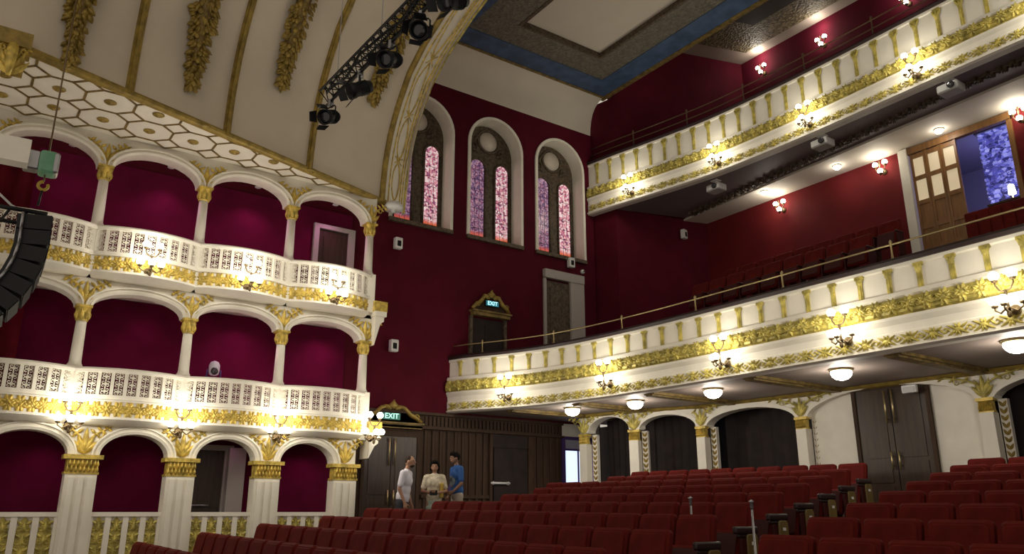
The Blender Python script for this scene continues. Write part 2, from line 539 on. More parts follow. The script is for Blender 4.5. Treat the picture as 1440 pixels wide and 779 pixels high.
# ================================================================== STRUCTURE
def make_shell():
    mb = MB()
    P = [(-17.2, -3), (0.5, -3), (3, 14.8), (-17.2, 14.8)]
    rows = []
    ny, nx = 18, 10
    for i in range(ny + 1):
        y = -3 + 17.8 * i / ny
        rows.append([(-17.2 + 20.2 * j / nx, y, zfloor(-17.2 + 20.2 * j / nx, y)) for j in range(nx + 1)])
    mb.grid(rows, False)
    o = mb.build('floor', 'floor'); structure(o)
    # side wall with three arched openings
    fr = Fr((WX, 0, 0), (0, 1, 0), (1, 0, 0))
    mb = MB(fr)
    mb.box((-4, -1.6, -.5), (14.35, 8.40, 0))
    WIN = [(7.90, 9.53), (10.10, 11.73), (12.30, 13.93)]
    edges = [-4] + [e for w in WIN for e in w] + [14.35]
    for i in range(0, len(edges), 2):
        mb.box((edges[i], 8.40, -.5), (edges[i + 1], 12.45, 0))
    for a, b in WIN:
        arch_wall(mb, a, b, 11.04, .82, 12.45, -.5, 0, 20)
    o = mb.build('wall_left', 'red_wall'); structure(o)
    # wall return facing the stage, and the splayed side wall of the circle and gallery
    mb = MB()
    mb.poly([(-16.8, 14.30, 3.9), (-15.55, 14.55, 3.9), (-15.55, 14.85, 3.9), (-16.8, 14.6, 3.9)], (0, 0, 9.5))
    mb.poly([(-15.55, 14.55, 3.9), (-14.79, 17.45, 3.9), (-15.1, 17.5, 3.9), (-15.85, 14.65, 3.9)], (0, 0, 5.95))
    mb.poly([(-15.55, 14.55, 9.85), (-14.20, 19.0, 9.85), (-14.5, 19.1, 9.85), (-15.85, 14.65, 9.85)], (0, 0, 5.6))
    o = mb.build('wall_left', 'red_wall'); structure(o)
    # rear walls: circle level and gallery level
    mb = MB()
    mb.box((-15.2, 17.45, 3.9), (-8.62, 17.75, 9.8))
    mb.box((-6.36, 17.45, 3.9), (3.3, 17.75, 9.8))
    o = mb.build('wall_rear', 'circle_red'); structure(o)
    mb = MB(); mb.box((-14.6, 19.0, 10.25), (3.3, 19.3, 15.5))
    o = mb.build('wall_rear', 'red_wall'); structure(o)
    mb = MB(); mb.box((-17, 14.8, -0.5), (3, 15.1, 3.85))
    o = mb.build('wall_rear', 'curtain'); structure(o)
    mb = MB(); mb.box((3.0, 8.5, -.5), (3.3, 19.3, 15.5))
    o = mb.build('wall_right', 'red_wall'); structure(o)
    # cove between wall and ceiling
    mb = MB()
    rows = []
    prof = [(WX + .0, 12.40), (WX + .02, 12.62), (WX + .06, 12.85), (WX + .14, 13.06), (WX + .26, 13.22), (WX + .42, 13.33), (WX + .62, 13.39)]
    for y in (7.6, 9.5, 11.5, 13.0, 14.32):
        rows.append([(x, y, z) for x, z in prof])
    mb.grid(rows)
    mb.box((WX - .4, 7.6, 12.40), (WX, 14.32, 12.46))
    o = mb.build('trim_1', 'ceiling_white'); structure(o, 'white cove between red window wall and blue ceiling border', 'cove')
    # main ceiling: white panel, ornament band, blue band, gold edge
    x0, x1, y0, y1, zc = -15.72, 3.0, 8.4, 14.45, 13.40
    def frame(name, m, a, b, z, t=.12):
        mb = MB()
        (ax0, ay0, ax1, ay1), (bx0, by0, bx1, by1) = a, b
        mb.box((ax0, ay0, z), (bx0, ay1, z + t)); mb.box((bx1, ay0, z), (ax1, ay1, z + t))
        mb.box((bx0, ay0, z), (bx1, by0, z + t)); mb.box((bx0, by1, z), (bx1, ay1, z + t))
        return mb.build(name, m, ceil)
    mb = MB(); mb.box((-17, 7.7, 13.55), (4, 14.5, 13.9))
    ceil = mb.build('ceiling', 'ceiling_white'); structure(ceil)
    R = [(x0 - .10, y0 - .5, 4, y1), (x0 + .10, y0, 4, y1 - .16), (x0 + .76, y0 + .75, 4, y1 - .80), (x0 + 1.55, y0 + 1.76, 4, y1 - 1.55), (x0 + 1.62, y0 + 1.85, 4, y1 - 1.62)]
    frame('gilded_edge', 'gold_dark', R[0], R[1], 13.38, .25)
    frame('blue_border', 'blue', R[1], R[2], 13.40, .2)
    frame('ornament_border', 'orn_band', R[2], R[3], 13.42, .2)
    frame('inner_moulding', 'tracery', R[3], R[4], 13.40, .2)
    # gallery ceiling
    mb = MB(); mb.box((-15.9, 14.5, 15.42), (4, 19.3, 15.6))
    gc = mb.build('ceiling', 'soffit'); structure(gc)
    mb = MB()
    mb.poly([(-14.95, 14.6, 15.40), (-13.65, 18.55, 15.40), (-12.55, 17.55, 15.40), (-13.45, 14.6, 15.40)], (0, 0, .05))
    mb.poly([(-13.65, 18.55, 15.40), (4, 18.55, 15.40), (4, 17.55, 15.40), (-12.55, 17.55, 15.40)], (0, 0, .05))
    o = mb.build('ornament_border', 'orn_dark', gc); fix_normals(o)
    mb = MB(); mb.poly([(-13.45, 14.6, 15.39), (-12.55, 17.55, 15.39), (4, 17.55, 15.39), (4, 14.6, 15.39)], (0, 0, .05))
    o = mb.build('dark_panel', 'ceiling_dark', gc); fix_normals(o)


make_shell()

# ------------------------------------------------------------------ vault over the boxes
PZ = [0, .4, .8, 1.15, 1.5, 1.85, 2.2, 2.7, 3.1, 3.5, 3.8, 4.0, 4.1]
PXV = [0, .03, .08, .16, .28, .45, .68, 1.1, 1.75, 2.8, 4.0, 5.3, 7.0]


def footx(y):
    return -12.66 - .345 * y


def interp(x, xs, ys):
    for i in range(len(xs) - 1):
        if x <= xs[i + 1]:
            return ys[i] + (ys[i + 1] - ys[i]) * (x - xs[i]) / (xs[i + 1] - xs[i])
    return ys[-1]


def vault_pt(y, dz, out=0.0):
    """Point on the vault surface, moved inwards by out."""
    dx = interp(dz, PZ, PXV); e = .05
    tx, tz = interp(min(dz + e, 4.1), PZ, PXV) - interp(max(dz - e, 0), PZ, PXV), min(dz + e, 4.1) - max(dz - e, 0)
    L = sqrt(tx * tx + tz * tz)
    return Vector((footx(y) + dx + out * tz / L, y, 8.2 + dz - out * tx / L))


def make_vault():
    mb = MB()
    rows = []
    for i in range(24):
        y = -2.6 + (7.12 + 2.6) * i / 23
        rows.append([vault_pt(y, z) for z in PZ])
    mb.grid(rows)
    o = mb.build('ceiling', 'vault'); structure(o, 'cream vaulted ceiling rising over the boxes', 'ceiling')
    # rear cheek of the vault, closing it up to the flat ceiling
    mb = MB()
    vs, fs = [], []
    for z in PZ:
        p = vault_pt(7.12, z)
        vs += [(p.x - .10, 7.75, p.z + .1), (p.x - .10, 7.75, 13.6)]
    for i in range(len(PZ) - 1):
        a = i * 2
        fs.append((a, a + 2, a + 3, a + 1))
    mb.add(vs, fs)
    o = mb.build('wall_left', 'ceiling_white'); structure(o)
    ribs = [(1.55, 'gilded ceiling rib nearest the line array, standing upright on the cornice'),
            (3.30, 'gilded ceiling rib between the two rearmost hanging leaf festoons of the open vault'),
            (5.12, 'gilded ceiling rib just behind the lighting truss end')]
    labels = ['gold ceiling rib closest to the hanging line array', 'gold ceiling rib between two gilded leaf festoons, middle of three',
              'gold ceiling rib crossed by the low end of the lighting truss']
    for (y, _), lb in zip(ribs, labels):
        mb = MB()
        rows = []
        for z in PZ:
            rows.append([vault_pt(y - .075, z, 0.0), vault_pt(y - .065, z, .05), vault_pt(y - .035, z, .05), vault_pt(y - .025, z, .085), vault_pt(y + .025, z, .085), vault_pt(y + .035, z, .05), vault_pt(y + .065, z, .05), vault_pt(y + .075, z, 0.0)])
        mb.grid(rows, False)
        o = mb.build('ceiling_rib', 'gold_dull')
        tag(o, lb, 'rib', 'gold ribs of the vault')
    # ornate end arch
    root = thing('proscenium_arch', 'wide cream and gold arch band closing the vault beside the stained glass windows', 'arch', (footx(7.1), 7.1, 8.2))
    mb = MB()
    yy = [7.02, 7.25, 7.50, 7.80]
    rows = []
    for z in PZ:
        rows.append([vault_pt(7.02, z, .02), vault_pt(7.12, z, .03) + Vector((0, 0, 0)), vault_pt(7.45, z, -.02), vault_pt(7.85, z, -.12), vault_pt(7.86, z, -.3)])
    mb.grid(rows, False)
    mb.build('arch_band', 'plaster', root)
    for nm, y, r, m, off in (('gilded_edge', 7.06, .07, 'gold_dull', .03), ('inner_moulding', 7.24, .022, 'gold', .01), ('inner_moulding', 7.62, .022, 'gold', -.06), ('outer_moulding', 7.80, .035, 'gold_green', -.10), ('outer_moulding', 7.70, .02, 'gold', -.08)):
        mb = MB()
        mb.tube([vault_pt(y, z, off) for z in PZ], r, 6)
        mb.build(nm, m, root)
    # lozenge panels along the band
    zz = [.12 + k * .95 for k in range(5)]
    for k in range(4):
        mb = MB()
        za, zb = zz[k] + .03, zz[k + 1] - .03
        loop = []
        for q in range(9):
            t = q / 8
            loop.append(vault_pt(7.43 - .12 * sin(pi * t) ** .6, za + (zb - za) * t, .0))
        for q in range(9):
            t = 1 - q / 8
            loop.append(vault_pt(7.43 + .12 * sin(pi * t) ** .6, za + (zb - za) * t, -.02))
        loop.append(loop[0])
        mb.tube(loop, .016, 5, False)
        for sg in (-1, 1):
            mb.tube([vault_pt(7.43 + sg * .11, zb - .03, 0), vault_pt(7.43 - sg * .11, min(4.05, zb + .12), 0)], .013, 5)
        mb.build('panel_moulding', 'gold', root)


make_vault()


def make_cornice():
    root = thing('octagon_soffit', 'cream soffit patterned with gold octagons and medallions above the top boxes', 'soffit', (-14, 2, 8.2))
    mb = MB()
    mb.poly([(BX - .05, -2.6, 8.2), (footx(-2.6), -2.6, 8.2), (footx(7.1), 7.1, 8.2), (BX - .15, 7.2, 8.2)], (0, 0, .1))
    o = mb.build('soffit_panel', 'plaster', root); fix_normals(o)
    # cornice edge moulding
    d = Vector((footx(7.15) - footx(-2.6), 9.75, 0)).normalized()
    nrm = (d.y, -d.x)
    path = [((footx(y), y), nrm) for y in (-2.6, 2, 7.15)]
    mb = MB()
    mb.sweep(path, [(-.06, 8.165), (.02, 8.165), (.05, 8.19), (.07, 8.23), (.07, 8.26), (.02, 8.28), (-.06, 8.28)])
    o = mb.build('cornice_moulding', 'gold_dull', root); fix_normals(o)
    # octagon pattern: flat gold strips
    ln = MB(); med = MB()
    px, py = .745, .76
    ox, oy = -13.64, .585
    zz = 8.188
    def inside(x, y, m=.0):
        return x < footx(y) - .06 - m and x > BX + .0 - m and y > -1.6
    done = set()
    def strip(a, b):
        key = (round((a[0] + b[0]) * 20), round((a[1] + b[1]) * 20))
        if key in done:
            return
        done.add(key)
        n = 4
        for i in range(n):
            p = [a[j] + (b[j] - a[j]) * i / n for j in (0, 1)]; q = [a[j] + (b[j] - a[j]) * (i + 1) / n for j in (0, 1)]
            mx, my = (p[0] + q[0]) / 2, (p[1] + q[1]) / 2
            if not inside(mx, my):
                continue
            L = sqrt((q[0] - p[0]) ** 2 + (q[1] - p[1]) ** 2)
            nx, ny = -(q[1] - p[1]) / L * .019, (q[0] - p[0]) / L * .019
            ln.poly([(p[0] + nx, p[1] + ny, zz), (q[0] + nx, q[1] + ny, zz), (q[0] - nx, q[1] - ny, zz), (p[0] - nx, p[1] - ny, zz)], (0, 0, .02))
    meds = []
    for i in range(-4, 4):
        for j in range(-4, 10):
            cx, cy = ox + i * px, oy + j * py
            o = []
            for k in range(8):
                an = pi / 8 + k * pi / 4
                o.append((cx + px / 2 / cos(pi / 8) * cos(an), cy + py / 2 / cos(pi / 8) * sin(an)))
            for k in range(8):
                if k in (1, 3):   # shared sides drawn once
                    pass
                strip(o[k], o[(k + 1) % 8])
            if inside(cx, cy, -.18):
                meds.append((cx, cy))
    o = ln.build('octagon_moulding', 'gold_dark', root); fix_normals(o)
    for cx, cy in meds:
        mb = MB()
        mb.lathe([(.10, 0), (.10, -.012), (.07, -.03), (.04, -.02), (.03, -.045), (.001, -.05)], (cx, cy, 8.20), 12)
        o = mb.build('medallion', 'gold_dull', root); fix_normals(o)
    # rounded end cap of the cornice with a lamp
    t = thing('cornice_lamp', 'round silvery lamp at the end of the gold cornice by the windows', 'lamp', (-15.0, 7.32, 8.12))
    mb = MB(); mb.lathe([(.02, .14), (.16, .12), (.21, .05), (.22, 0), (.19, -.05)], (-15.0, 7.32, 8.08), 18)
    o = mb.build('housing', 'white', t); fix_normals(o)
    mb = MB(); mb.ell((-15.0, 7.32, 8.06), (.10, .07, .10), 0, 10, 6, 'xyz')
    mb.build('bulb', 'projector', t)
    # gilded console at the stage end
    t = thing('gilded_console', 'gilded carved console at the stage end of the cornice', 'console', (-12.62, -.16, 7.7))
    mb = MB(); mb.box((-12.85, -.34, 8.12), (-12.42, .10, 8.36)); mb.box((-12.80, -.30, 7.80), (-12.48, .05, 8.12))
    mb.build('block', 'gold_dull', t)
    fr = Fr((-12.48, -.12, 7.65), (0, 1, 0), (1, 0, 0))
    mb = MB(fr)
    spandrel_ornament(mb, 0, .02, .55, .36, 0, .04)
    mb.tube([(0, .45, .06), (0, .30, .12), (0, .12, .10), (0, -.02, .03)], [.07, .08, .06, .03], 7)
    mb.build('acanthus_leaf', 'gold', t)
    mb = MB(); mb.box((-13.0, -.62, -.4), (-12.55, -.22, 7.8))
    for k in range(4):
        mb.box((-12.55, -.58 + k * .1, .3), (-12.53, -.53 + k * .1, 7.5))
    o = mb.build('pilaster', 'plaster'); tag(o, 'cream fluted pilaster at the stage end of the boxes', 'pilaster')


make_cornice()


def make_festoons():
    lst = [(.62, .12, 'gilded leaf festoon hanging low on the vault, nearest the stage'),
           (2.52, .62, 'gilded leaf festoon between the first and middle ceiling ribs'),
           (4.22, 1.40, 'gilded leaf festoon between the middle rib and the truss end'),
           (6.35, 1.95, 'gilded leaf festoon partly behind the lighting truss')]
    for n, (y, z0, lb) in enumerate(lst):
        rnd = random.Random(n + 3)
        root = thing('leaf_festoon', lb, 'festoon', vault_pt(y, z0), 'gilded festoons on the vault')
        z1 = min(3.7, z0 + 2.4)
        leaves, core = MB(), MB()
        N = 52
        core.tube([vault_pt(y, z0 + .05 + (z1 - z0 - .05) * i / 12, .05) for i in range(13)], [.03] + [.05 + .085 * min(1, i / 4) for i in range(1, 13)], 8)
        for i in range(N):
            q = i / (N - 1)
            z = z0 + (z1 - z0) * q
            wd = .045 + .125 * min(1, q * 2.0)
            a, b = vault_pt(y, z), vault_pt(y, z + .05)
            t = (b - a).normalized()
            fr = Fr(vault_pt(y, z, .05 + .04 * min(1, q * 3)), (0, 1, 0), Vector((0, 1, 0)).cross(t), t)
            if fr.w.x < 0:
                fr.w = -fr.w
            leaves.fr = fr
            for k in range(6):
                du = rnd.uniform(-wd, wd)
                leaf(leaves, du, rnd.uniform(-.03, .03), rnd.uniform(0, .07), rnd.uniform(.09, .16), rnd.uniform(.07, .11), -pi / 2 + du / wd * .9 + rnd.uniform(-.3, .3), .05)
            if i % 3 == 0:
                leaves.ell((rnd.uniform(-wd, wd) * .6, 0, .09), (.05, .05, .05), 0, 7, 5)
        core.build('stem', 'gold_dark', root)
        leaves.build('leaves', 'gold_dull', root)


make_festoons()


# ================================================================== BOXES
CY = [-.165, 1.57, 3.31, 5.045, 6.78]
GY = [.25, 1.90, 3.44, 4.96, 6.49]
FRB = Fr((BX, 0, 0), (0, 1, 0), (1, 0, 0))


def bow_path(a, b, d0, amp, n=10):
    out = []
    for i in range(n + 1):
        t = i / n
        y = a + (b - a) * t
        w = d0 + amp * sin(pi * t) ** .8
        dw = amp * pi * cos(pi * t) / (b - a)
        nx, ny = 1, -dw
        L = sqrt(1 + dw * dw)
        out.append(((BX + w, y), (nx / L, ny / L)))
    return out


def path_frames(path, step, start=.5):
    """Frames evenly spaced along a plan path [(xy, normal)], u to the right seen from the room."""
    pts = [Vector((p[0], p[1], 0)) for p, _ in path]
    L = [0]
    for i in range(len(pts) - 1):
        L.append(L[-1] + (pts[i + 1] - pts[i]).length)
    n = max(1, int(round(L[-1] / step)))
    st = L[-1] / n
    out = []
    for k in range(n):
        s = (k + start) * st
        for i in range(len(pts) - 1):
            if L[i] <= s <= L[i + 1] + 1e-9:
                t = (s - L[i]) / (L[i + 1] - L[i])
                p = pts[i].lerp(pts[i + 1], t)
                d = (pts[i + 1] - pts[i]).normalized()
                na, nb = path[i][1], path[i + 1][1]
                nn = Vector((na[0] + (nb[0] - na[0]) * t, na[1] + (nb[1] - na[1]) * t, 0)).normalized()
                out.append(Fr((p.x, p.y, 0), nn.cross(Vector((0, 0, 1))) * -1, nn))
                break
    return out, st


def capital(mb, c, r, h, square=False):
    u, v, w = c
    if square:
        mb.box((u - r, v, w - r * .5), (u + r, v + h * .12, w + r * .5))
        mb.box((u - r * .9, v + h * .12, w - r * .45), (u + r * .9, v + h * .75, w + r * .45))
        mb.box((u - r * 1.15, v + h * .78, w - r * .6), (u + r * 1.15, v + h, w + r * .62))
        n = 8
        for i in range(n):
            uu = u - r * .85 + 1.7 * r * i / (n - 1)
            leaf(mb, uu, v + h * .08, w + r * .46, h * .38, r * .22, pi / 2, .035)
            leaf(mb, uu + r * .1 * (i < n - 1), v + h * .36, w + r * .46, h * .40, r * .22, pi / 2, .04)
    else:
        mb.lathe([(r * .95, 0), (r * 1.05, h * .06), (r * .9, h * .12), (r * .95, h * .5), (r * 1.2, h * .85), (r * 1.25, h * .88)], (u, v, w), 12, 1)
        mb.box((u - r * 1.3, v + h * .86, w - r * 1.3), (u + r * 1.3, v + h, w + r * 1.3))
        for k in range(7):
            an = 2 * pi * k / 7
            lf = Fr(mb.fr((u + r * .95 * cos(an), v + h * .1, w + r * .95 * sin(an))), mb.fr.u * -sin(an) + mb.fr.w * cos(an), mb.fr.u * cos(an) + mb.fr.w * sin(an))
            sub = MB(lf); leaf(sub, 0, 0, 0, h * .7, r * .75, pi / 2, .03)
            n0 = len(mb.v); mb.v.extend(sub.v); mb.f.extend(tuple(i + n0 for i in f) for f in sub.f); mb.sm.extend(sub.sm)


def upper_tier(zrail, zbal0, zf1, zf0, zcap1, zcap0, ztop, name_label, rise):
    """One tier of boxes: bowed balcony below, columns, arches and spandrels above."""
    root = thing('opera_box_tier', name_label, 'theatre box', (BX, 3.3, zf0))
    # floor slab
    mb = MB(); mb.box((WX + .01, -1.9, zf0 - .12), (BX + .02, 6.95, zf0 + .1))
    mb.build('box_floor', 'plaster', root)
    for i in range(-1, 4):
        a = CY[i] if i >= 0 else CY[0] - 1.735
        b = CY[i + 1]
        P = bow_path(a + .0, b - .0, .10, .24)
        mb = MB()
        # fascia and cove under the balcony, returning to the arcade below
        mb.sweep(P, [(-.35, zbal0), (.03, zbal0), (.03, zf1 + .04), (.06, zf1 + .02), (.06, zf1), (.0, zf1), (.0, zf0), (.05, zf0), (.05, zf0 - .04), (-.02, zf0 - .08), (-.10, zf0 - .12), (-.35, zf0 - .14)])
        o = mb.build('balcony_base', 'plaster', root); fix_normals(o)
        mb = MB()
        mb.sweep(P, [(-.06, zrail - .08), (.06, zrail - .08), (.07, zrail - .03), (.05, zrail), (-.06, zrail)])
        mb.sweep(P, [(-.04, zbal0), (.04, zbal0), (.04, zbal0 + .05), (-.04, zbal0 + .05)])
        fs, st = path_frames(P, .205)
        for f in fs:
            mb.fr = Fr(f.o - f.u * (st / 2), f.u, f.w)
            mb.box((-.028, zbal0 + .03, -.03), (.028, zrail - .06, .03))
        bal = mb.build('balustrade', 'plaster', root); fix_normals(bal)
        for f in fs:
            fl = MB(f)
            hh = zrail - .08 - zbal0 - .05
            for k in range(6):
                v = zbal0 + .05 + hh * (k + .5) / 6
                for sg in (-1, 1):
                    scroll(fl, sg * .034, v, 0, .036, 0 if sg < 0 else pi, 1.05, .010, sg * (1 if k % 2 else -1), 7)
                fl.ell((0, v + hh / 12, 0), (.016, .022, .012), 0, 5, 3)
            fl.tube([(0, zbal0 + .04, 0), (0, zrail - .07, 0)], .009, 4)
            fl.build('filigree_panel', 'plaster', bal)
        fo = MB()
        ff, st = path_frames(P, .17)
        for k, f in enumerate(ff):
            fo.fr = f
            foliage_unit(fo, 0, (zf0 + zf1) / 2, (zf1 - zf0) * 1.15, st * 1.5, k, .0, .022)
        fo.build('gilded_frieze', 'gold', root)
    for k, y in enumerate(CY):
        mb = MB(FRB)
        mb.box((y - .13, zf0, -.16), (y + .13, zrail + .01, .14))
        mb.lathe([(.12, 0), (.12, .05), (.10, .08), (.095, .12), (.082, zcap0 - zrail)], (y, zrail, 0), 14, 1)
        c = mb.build('column', 'plaster', root)
        mb = MB(FRB); capital(mb, (y, zcap0, 0), .098, zcap1 - zcap0)
        o = mb.build('capital', 'gold', c); fix_normals(o)
    ends = [CY[0] - 1.735] + CY
    for k in range(5):
        u0, u1 = ends[k] + .13, ends[k + 1] - .13
        mb = MB(FRB)
        arch_wall(mb, u0, u1, zcap1, rise, ztop, -.22, .02)
        mb.box((ends[k + 1] - .13, zcap1, -.22), (ends[k + 1] + .13, ztop, .02))
        archivolt(mb, u0, u1, zcap1, rise, .12, .02)
        o = mb.build('arch', 'plaster', root); fix_normals(o)
        mb = MB(Fr((BX + .035, 0, 0), (0, 1, 0), (1, 0, 0)))
        spandrel_ornament(mb, ends[k + 1], zcap1 + .03, min(.46, ztop - zcap1 - .06), .72, 0, .03)
        o = mb.build('spandrel_ornament', 'gold', root)
    return root


t3 = upper_tier(6.42, 5.90, 5.87, 5.61, 7.58, 7.31, 8.2, 'top tier of cream boxes under the octagon soffit', .40)
t2 = upper_tier(3.92, 3.42, 3.36, 3.11, 4.99, 4.72, 5.56, 'middle tier of cream boxes between the other two tiers', .30)


def end_bracket(z, h, root):
    fr = Fr((BX, 6.91, z), (0, 1, 0), (1, 0, 0))
    mb = MB(fr)
    mb.poly([(0, 0, -.2), (.20, .0, -.2), (.20, -.10, -.2), (.12, -.16, -.2), (0, -h, -.2)], (0, 0, .42))
    mb.box((-.02, 0, -.22), (.24, .10, .26))
    o = mb.build('end_bracket', 'plaster', root); fix_normals(o)
    mb = MB(Fr((BX + .22, 6.91, z), (0, 1, 0), (1, 0, 0)))
    mb.box((-.03, .10, -.40), (.26, .32, .02))
    o = mb.build('end_frieze', 'gold', root)


end_bracket(5.52, .62, t3)
end_bracket(3.02, .40, t2)


def ground_tier():
    root = thing('opera_box_tier', 'ground tier of boxes with broad gold-capped piers behind the stalls seats', 'theatre box', (BX, 3.3, 0))
    zcap1, zcap0, ztop = 2.50, 2.19, 3.06
    ends = [GY[0] - 1.55] + GY
    for k, y in enumerate(GY):
        mb = MB(FRB)
        mb.box((y - .235, -.3, -.18), (y + .235, zcap0, .12))
        mb.box((y - .27, -.3, -.2), (y + .27, .45, .15))
        for sg in (-.14, 0, .14):
            mb.box((y + sg - .045, .55, .12), (y + sg + .045, zcap0 - .05, .145))
        c = mb.build('pier', 'plaster', root)
        mb = MB(FRB); capital(mb, (y, zcap0, 0), .255, zcap1 - zcap0, True)
        o = mb.build('capital', 'gold', c); fix_normals(o)
    for k in range(5):
        u0, u1 = ends[k] + .235, ends[k + 1] - .235
        mb = MB(FRB)
        arch_wall(mb, u0, u1, zcap1, .37, ztop, -.25, .02)
        mb.box((ends[k + 1] - .235, zcap1, -.25), (ends[k + 1] + .235, ztop, .02))
        archivolt(mb, u0, u1, zcap1, .37, .13, .02)
        o = mb.build('arch', 'plaster', root); fix_normals(o)
        mb = MB(Fr((BX + .035, 0, 0), (0, 1, 0), (1, 0, 0)))
        spandrel_ornament(mb, ends[k + 1], zcap1 + .03, .46, .75, 0, .03)
        mb.build('spandrel_ornament', 'gold', root)
        mb = MB(FRB)
        mb.box((u0, -.3, -.12), (u1, 1.53, .0)); mb.box((u0 - .02, 1.53, -.16), (u1 + .02, 1.60, .06))
        mb.box((u0, -.3, 0), (u1, .35, .05))
        n = 4
        st = (u1 - u0) / n
        for j in range(n + 1):
            uu = u0 + st * j
            mb.box((max(u0, uu - .045), .35, 0), (min(u1, uu + .045), 1.53, .05))
        par = mb.build('parapet', 'plaster', root)
        mb = MB(Fr((BX + .012, 0, 0), (0, 1, 0), (1, 0, 0)))
        for j in range(n):
            uc = u0 + st * (j + .5)
            mb.ell((uc, .95, -.006), (st * .40, .58, .018), 0, 14, 8)
            for q in range(5):
                v = .55 + q * .2
                for sg in (1, -1):
                    scroll(mb, uc + sg * .062, v, .012, .058, pi / 2, 1.2, .010, sg, 9)
                    leaf(mb, uc + sg * .03, v + .06, .012, .10, .05, pi / 2 - sg * .9, .02)
                leaf(mb, uc, v - .06, .012, .17, .07, pi / 2, .025)
        mb.build('gilded_relief', 'gold_green', par)
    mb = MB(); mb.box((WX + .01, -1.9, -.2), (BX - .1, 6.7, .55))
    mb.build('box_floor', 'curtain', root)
    return root


t1 = ground_tier()
# interiors: back wall linings and cross walls (dark red, violet lamplight tinted into the colour)
for nm, z0, z1 in (('top', 5.72, 8.19), ('mid', 3.22, 5.48), ('low', .55, 2.98)):
    mb = MB(); mb.box((WX + .005, -2, z0), (WX + .05, 6.9, z1))
    o = mb.build('wall_left', 'magenta'); structure(o)
# drapes hanging in the stage-end bays
for z0, z1, y0, y1, lb in ((5.72, 8.0, -.9, .55, 'dark red drape in the top box behind the green hoist'), (3.22, 5.3, -.9, .75, 'dark red drape in the middle box behind the line array')):
    mb = MB()
    rows = []
    for z in (z0, z1):
        rows.append([(-15.75 + .05 * sin(y * 22), y, z) for y in [y0 + (y1 - y0) * i / 40 for i in range(41)]])
    mb.grid(rows)
    mb.grid([[(p[0] - .03, p[1], p[2]) for p in r] for r in rows])
    o = mb.build('drape', 'drape'); tag(o, lb, 'curtain')
# doors at the back of two boxes
def small_door(n, y0, y1, z0, z1, x, frm, lb):
    root = thing('door_%d' % n, lb, 'door', (x, (y0 + y1) / 2, z0)); root['kind'] = 'structure'
    mb = MB()
    mb.box((x, y0 - .12, z0), (x + .08, y0, z1 + .10)); mb.box((x, y1, z0), (x + .08, y1 + .16, z1 + .10)); mb.box((x, y0, z1), (x + .08, y1, z1 + .10))
    mb.build('frame', frm, root)
    mb = MB(); mb.box((x, y0, z0), (x + .03, y1, z1))
    for (a, b) in ((.12, .45), (.52, .92)):
        za, zb = z0 + (z1 - z0) * a, z0 + (z1 - z0) * b
        mb.box((x + .03, y0 + .12, za), (x + .045, y1 - .12, zb))
    mb.build('leaf', 'wood_door', root)
    return root
small_door(1, 6.10, 6.80, 5.72, 7.72, WX + .05, 'grey_frame', 'dark door with pale frame at the back of a top box')
d = small_door(2, 3.85, 4.52, .55, 2.75, WX + .05, 'grey_frame', 'dark door with pale jamb at the back of a ground box')
mb = MB(); mb.box((WX + .05, 4.56, .55), (WX + .30, 4.88, 2.8)); mb.build('jamb', 'grey_frame', d)
mb = MB(); mb.tube([(WX + .14, 3.95, 1.72), (WX + .14, 4.30, 1.72)], .02, 8); mb.build('push_bar', 'steel', d)
# stage spotlight looking over the rail of a middle box
t = thing('spotlight', 'pale grey spotlight behind the rail of a middle tier box', 'spotlight', (-15.55, 3.98, 3.21))
mb = MB(); mb.lathe([(.14, 0), (.14, .05), (.03, .08), (.03, .80)], (-15.55, 3.98, 3.21), 12); mb.build('stand', 'black', t)
mb = MB(); mb.lathe([(.05, -.10), (.085, -.08), (.10, .0), (.10, .10), (.07, .16), (.02, .18)], (-15.55, 3.98, 4.19), 14); mb.build('head', 'shirt_white', t)
mb = MB(); mb.lathe([(.06, 0), (.07, .02), (.001, .03)], (-15.46, 3.96, 4.16), 12, 0); mb.build('lens', 'lens', t)
mb = MB(); mb.tube([(-15.55, 3.85, 4.05), (-15.55, 3.86, 4.2)], .018, 6); mb.tube([(-15.55, 4.11, 4.05), (-15.55, 4.10, 4.2)], .018, 6); mb.tube([(-15.55, 3.85, 4.05), (-15.55, 4.11, 4.05)], .018, 6); mb.build('yoke', 'purple', t)

# downlights inside the boxes (violet-tinted lamps)
first = None
for tier, zc, names in (('top', 8.06, 'top'), ('middle', 5.42, 'middle'), ('ground', 2.94, 'ground')):
    ys = CY if tier != 'ground' else GY
    for k in range(4):
        y = (ys[k] + ys[k + 1]) / 2 + .35
        lb = '%s tier box downlight, %s bay from the stage' % (names, ORD[k + 1])
        if first is None:
            first = thing('box_downlight', lb, 'lamp', (0, 0, 0), 'downlights inside the boxes', True)
            mb = MB(); mb.lathe([(.001, 0), (.06, 0), (.07, -.02), (.05, -.03), (.001, -.025)], (0, 0, 0), 12); mb.build('trim_ring', 'white', first)
            ld = bpy.data.lights.new('violet_lamp', 'SPOT'); ld.energy = BOX_WATTS * 6; ld.color = (1.0, .3, .72); ld.shadow_soft_size = .05; ld.spot_size = radians(130); ld.spot_blend = .9
            lo = bpy.data.objects.new('lamp_light', ld); COL.objects.link(lo); lo.parent = first; lo.location = (0, 0, -.06)
            o = first
        else:
            o = copy_tree(first); o['label'] = lb
        o.location = (-15.75, y, zc + .12)
        lv = {'top': (.25, .9, .9, .8), 'middle': (.1, .35, 1.3, 1.3), 'ground': (1.0, .5, .2, 1.3)}[tier][k]
        for c in o.children:
            if c.type == 'LIGHT':
                c.data = c.data.copy(); c.data.energy = BOX_WATTS * 6 * lv


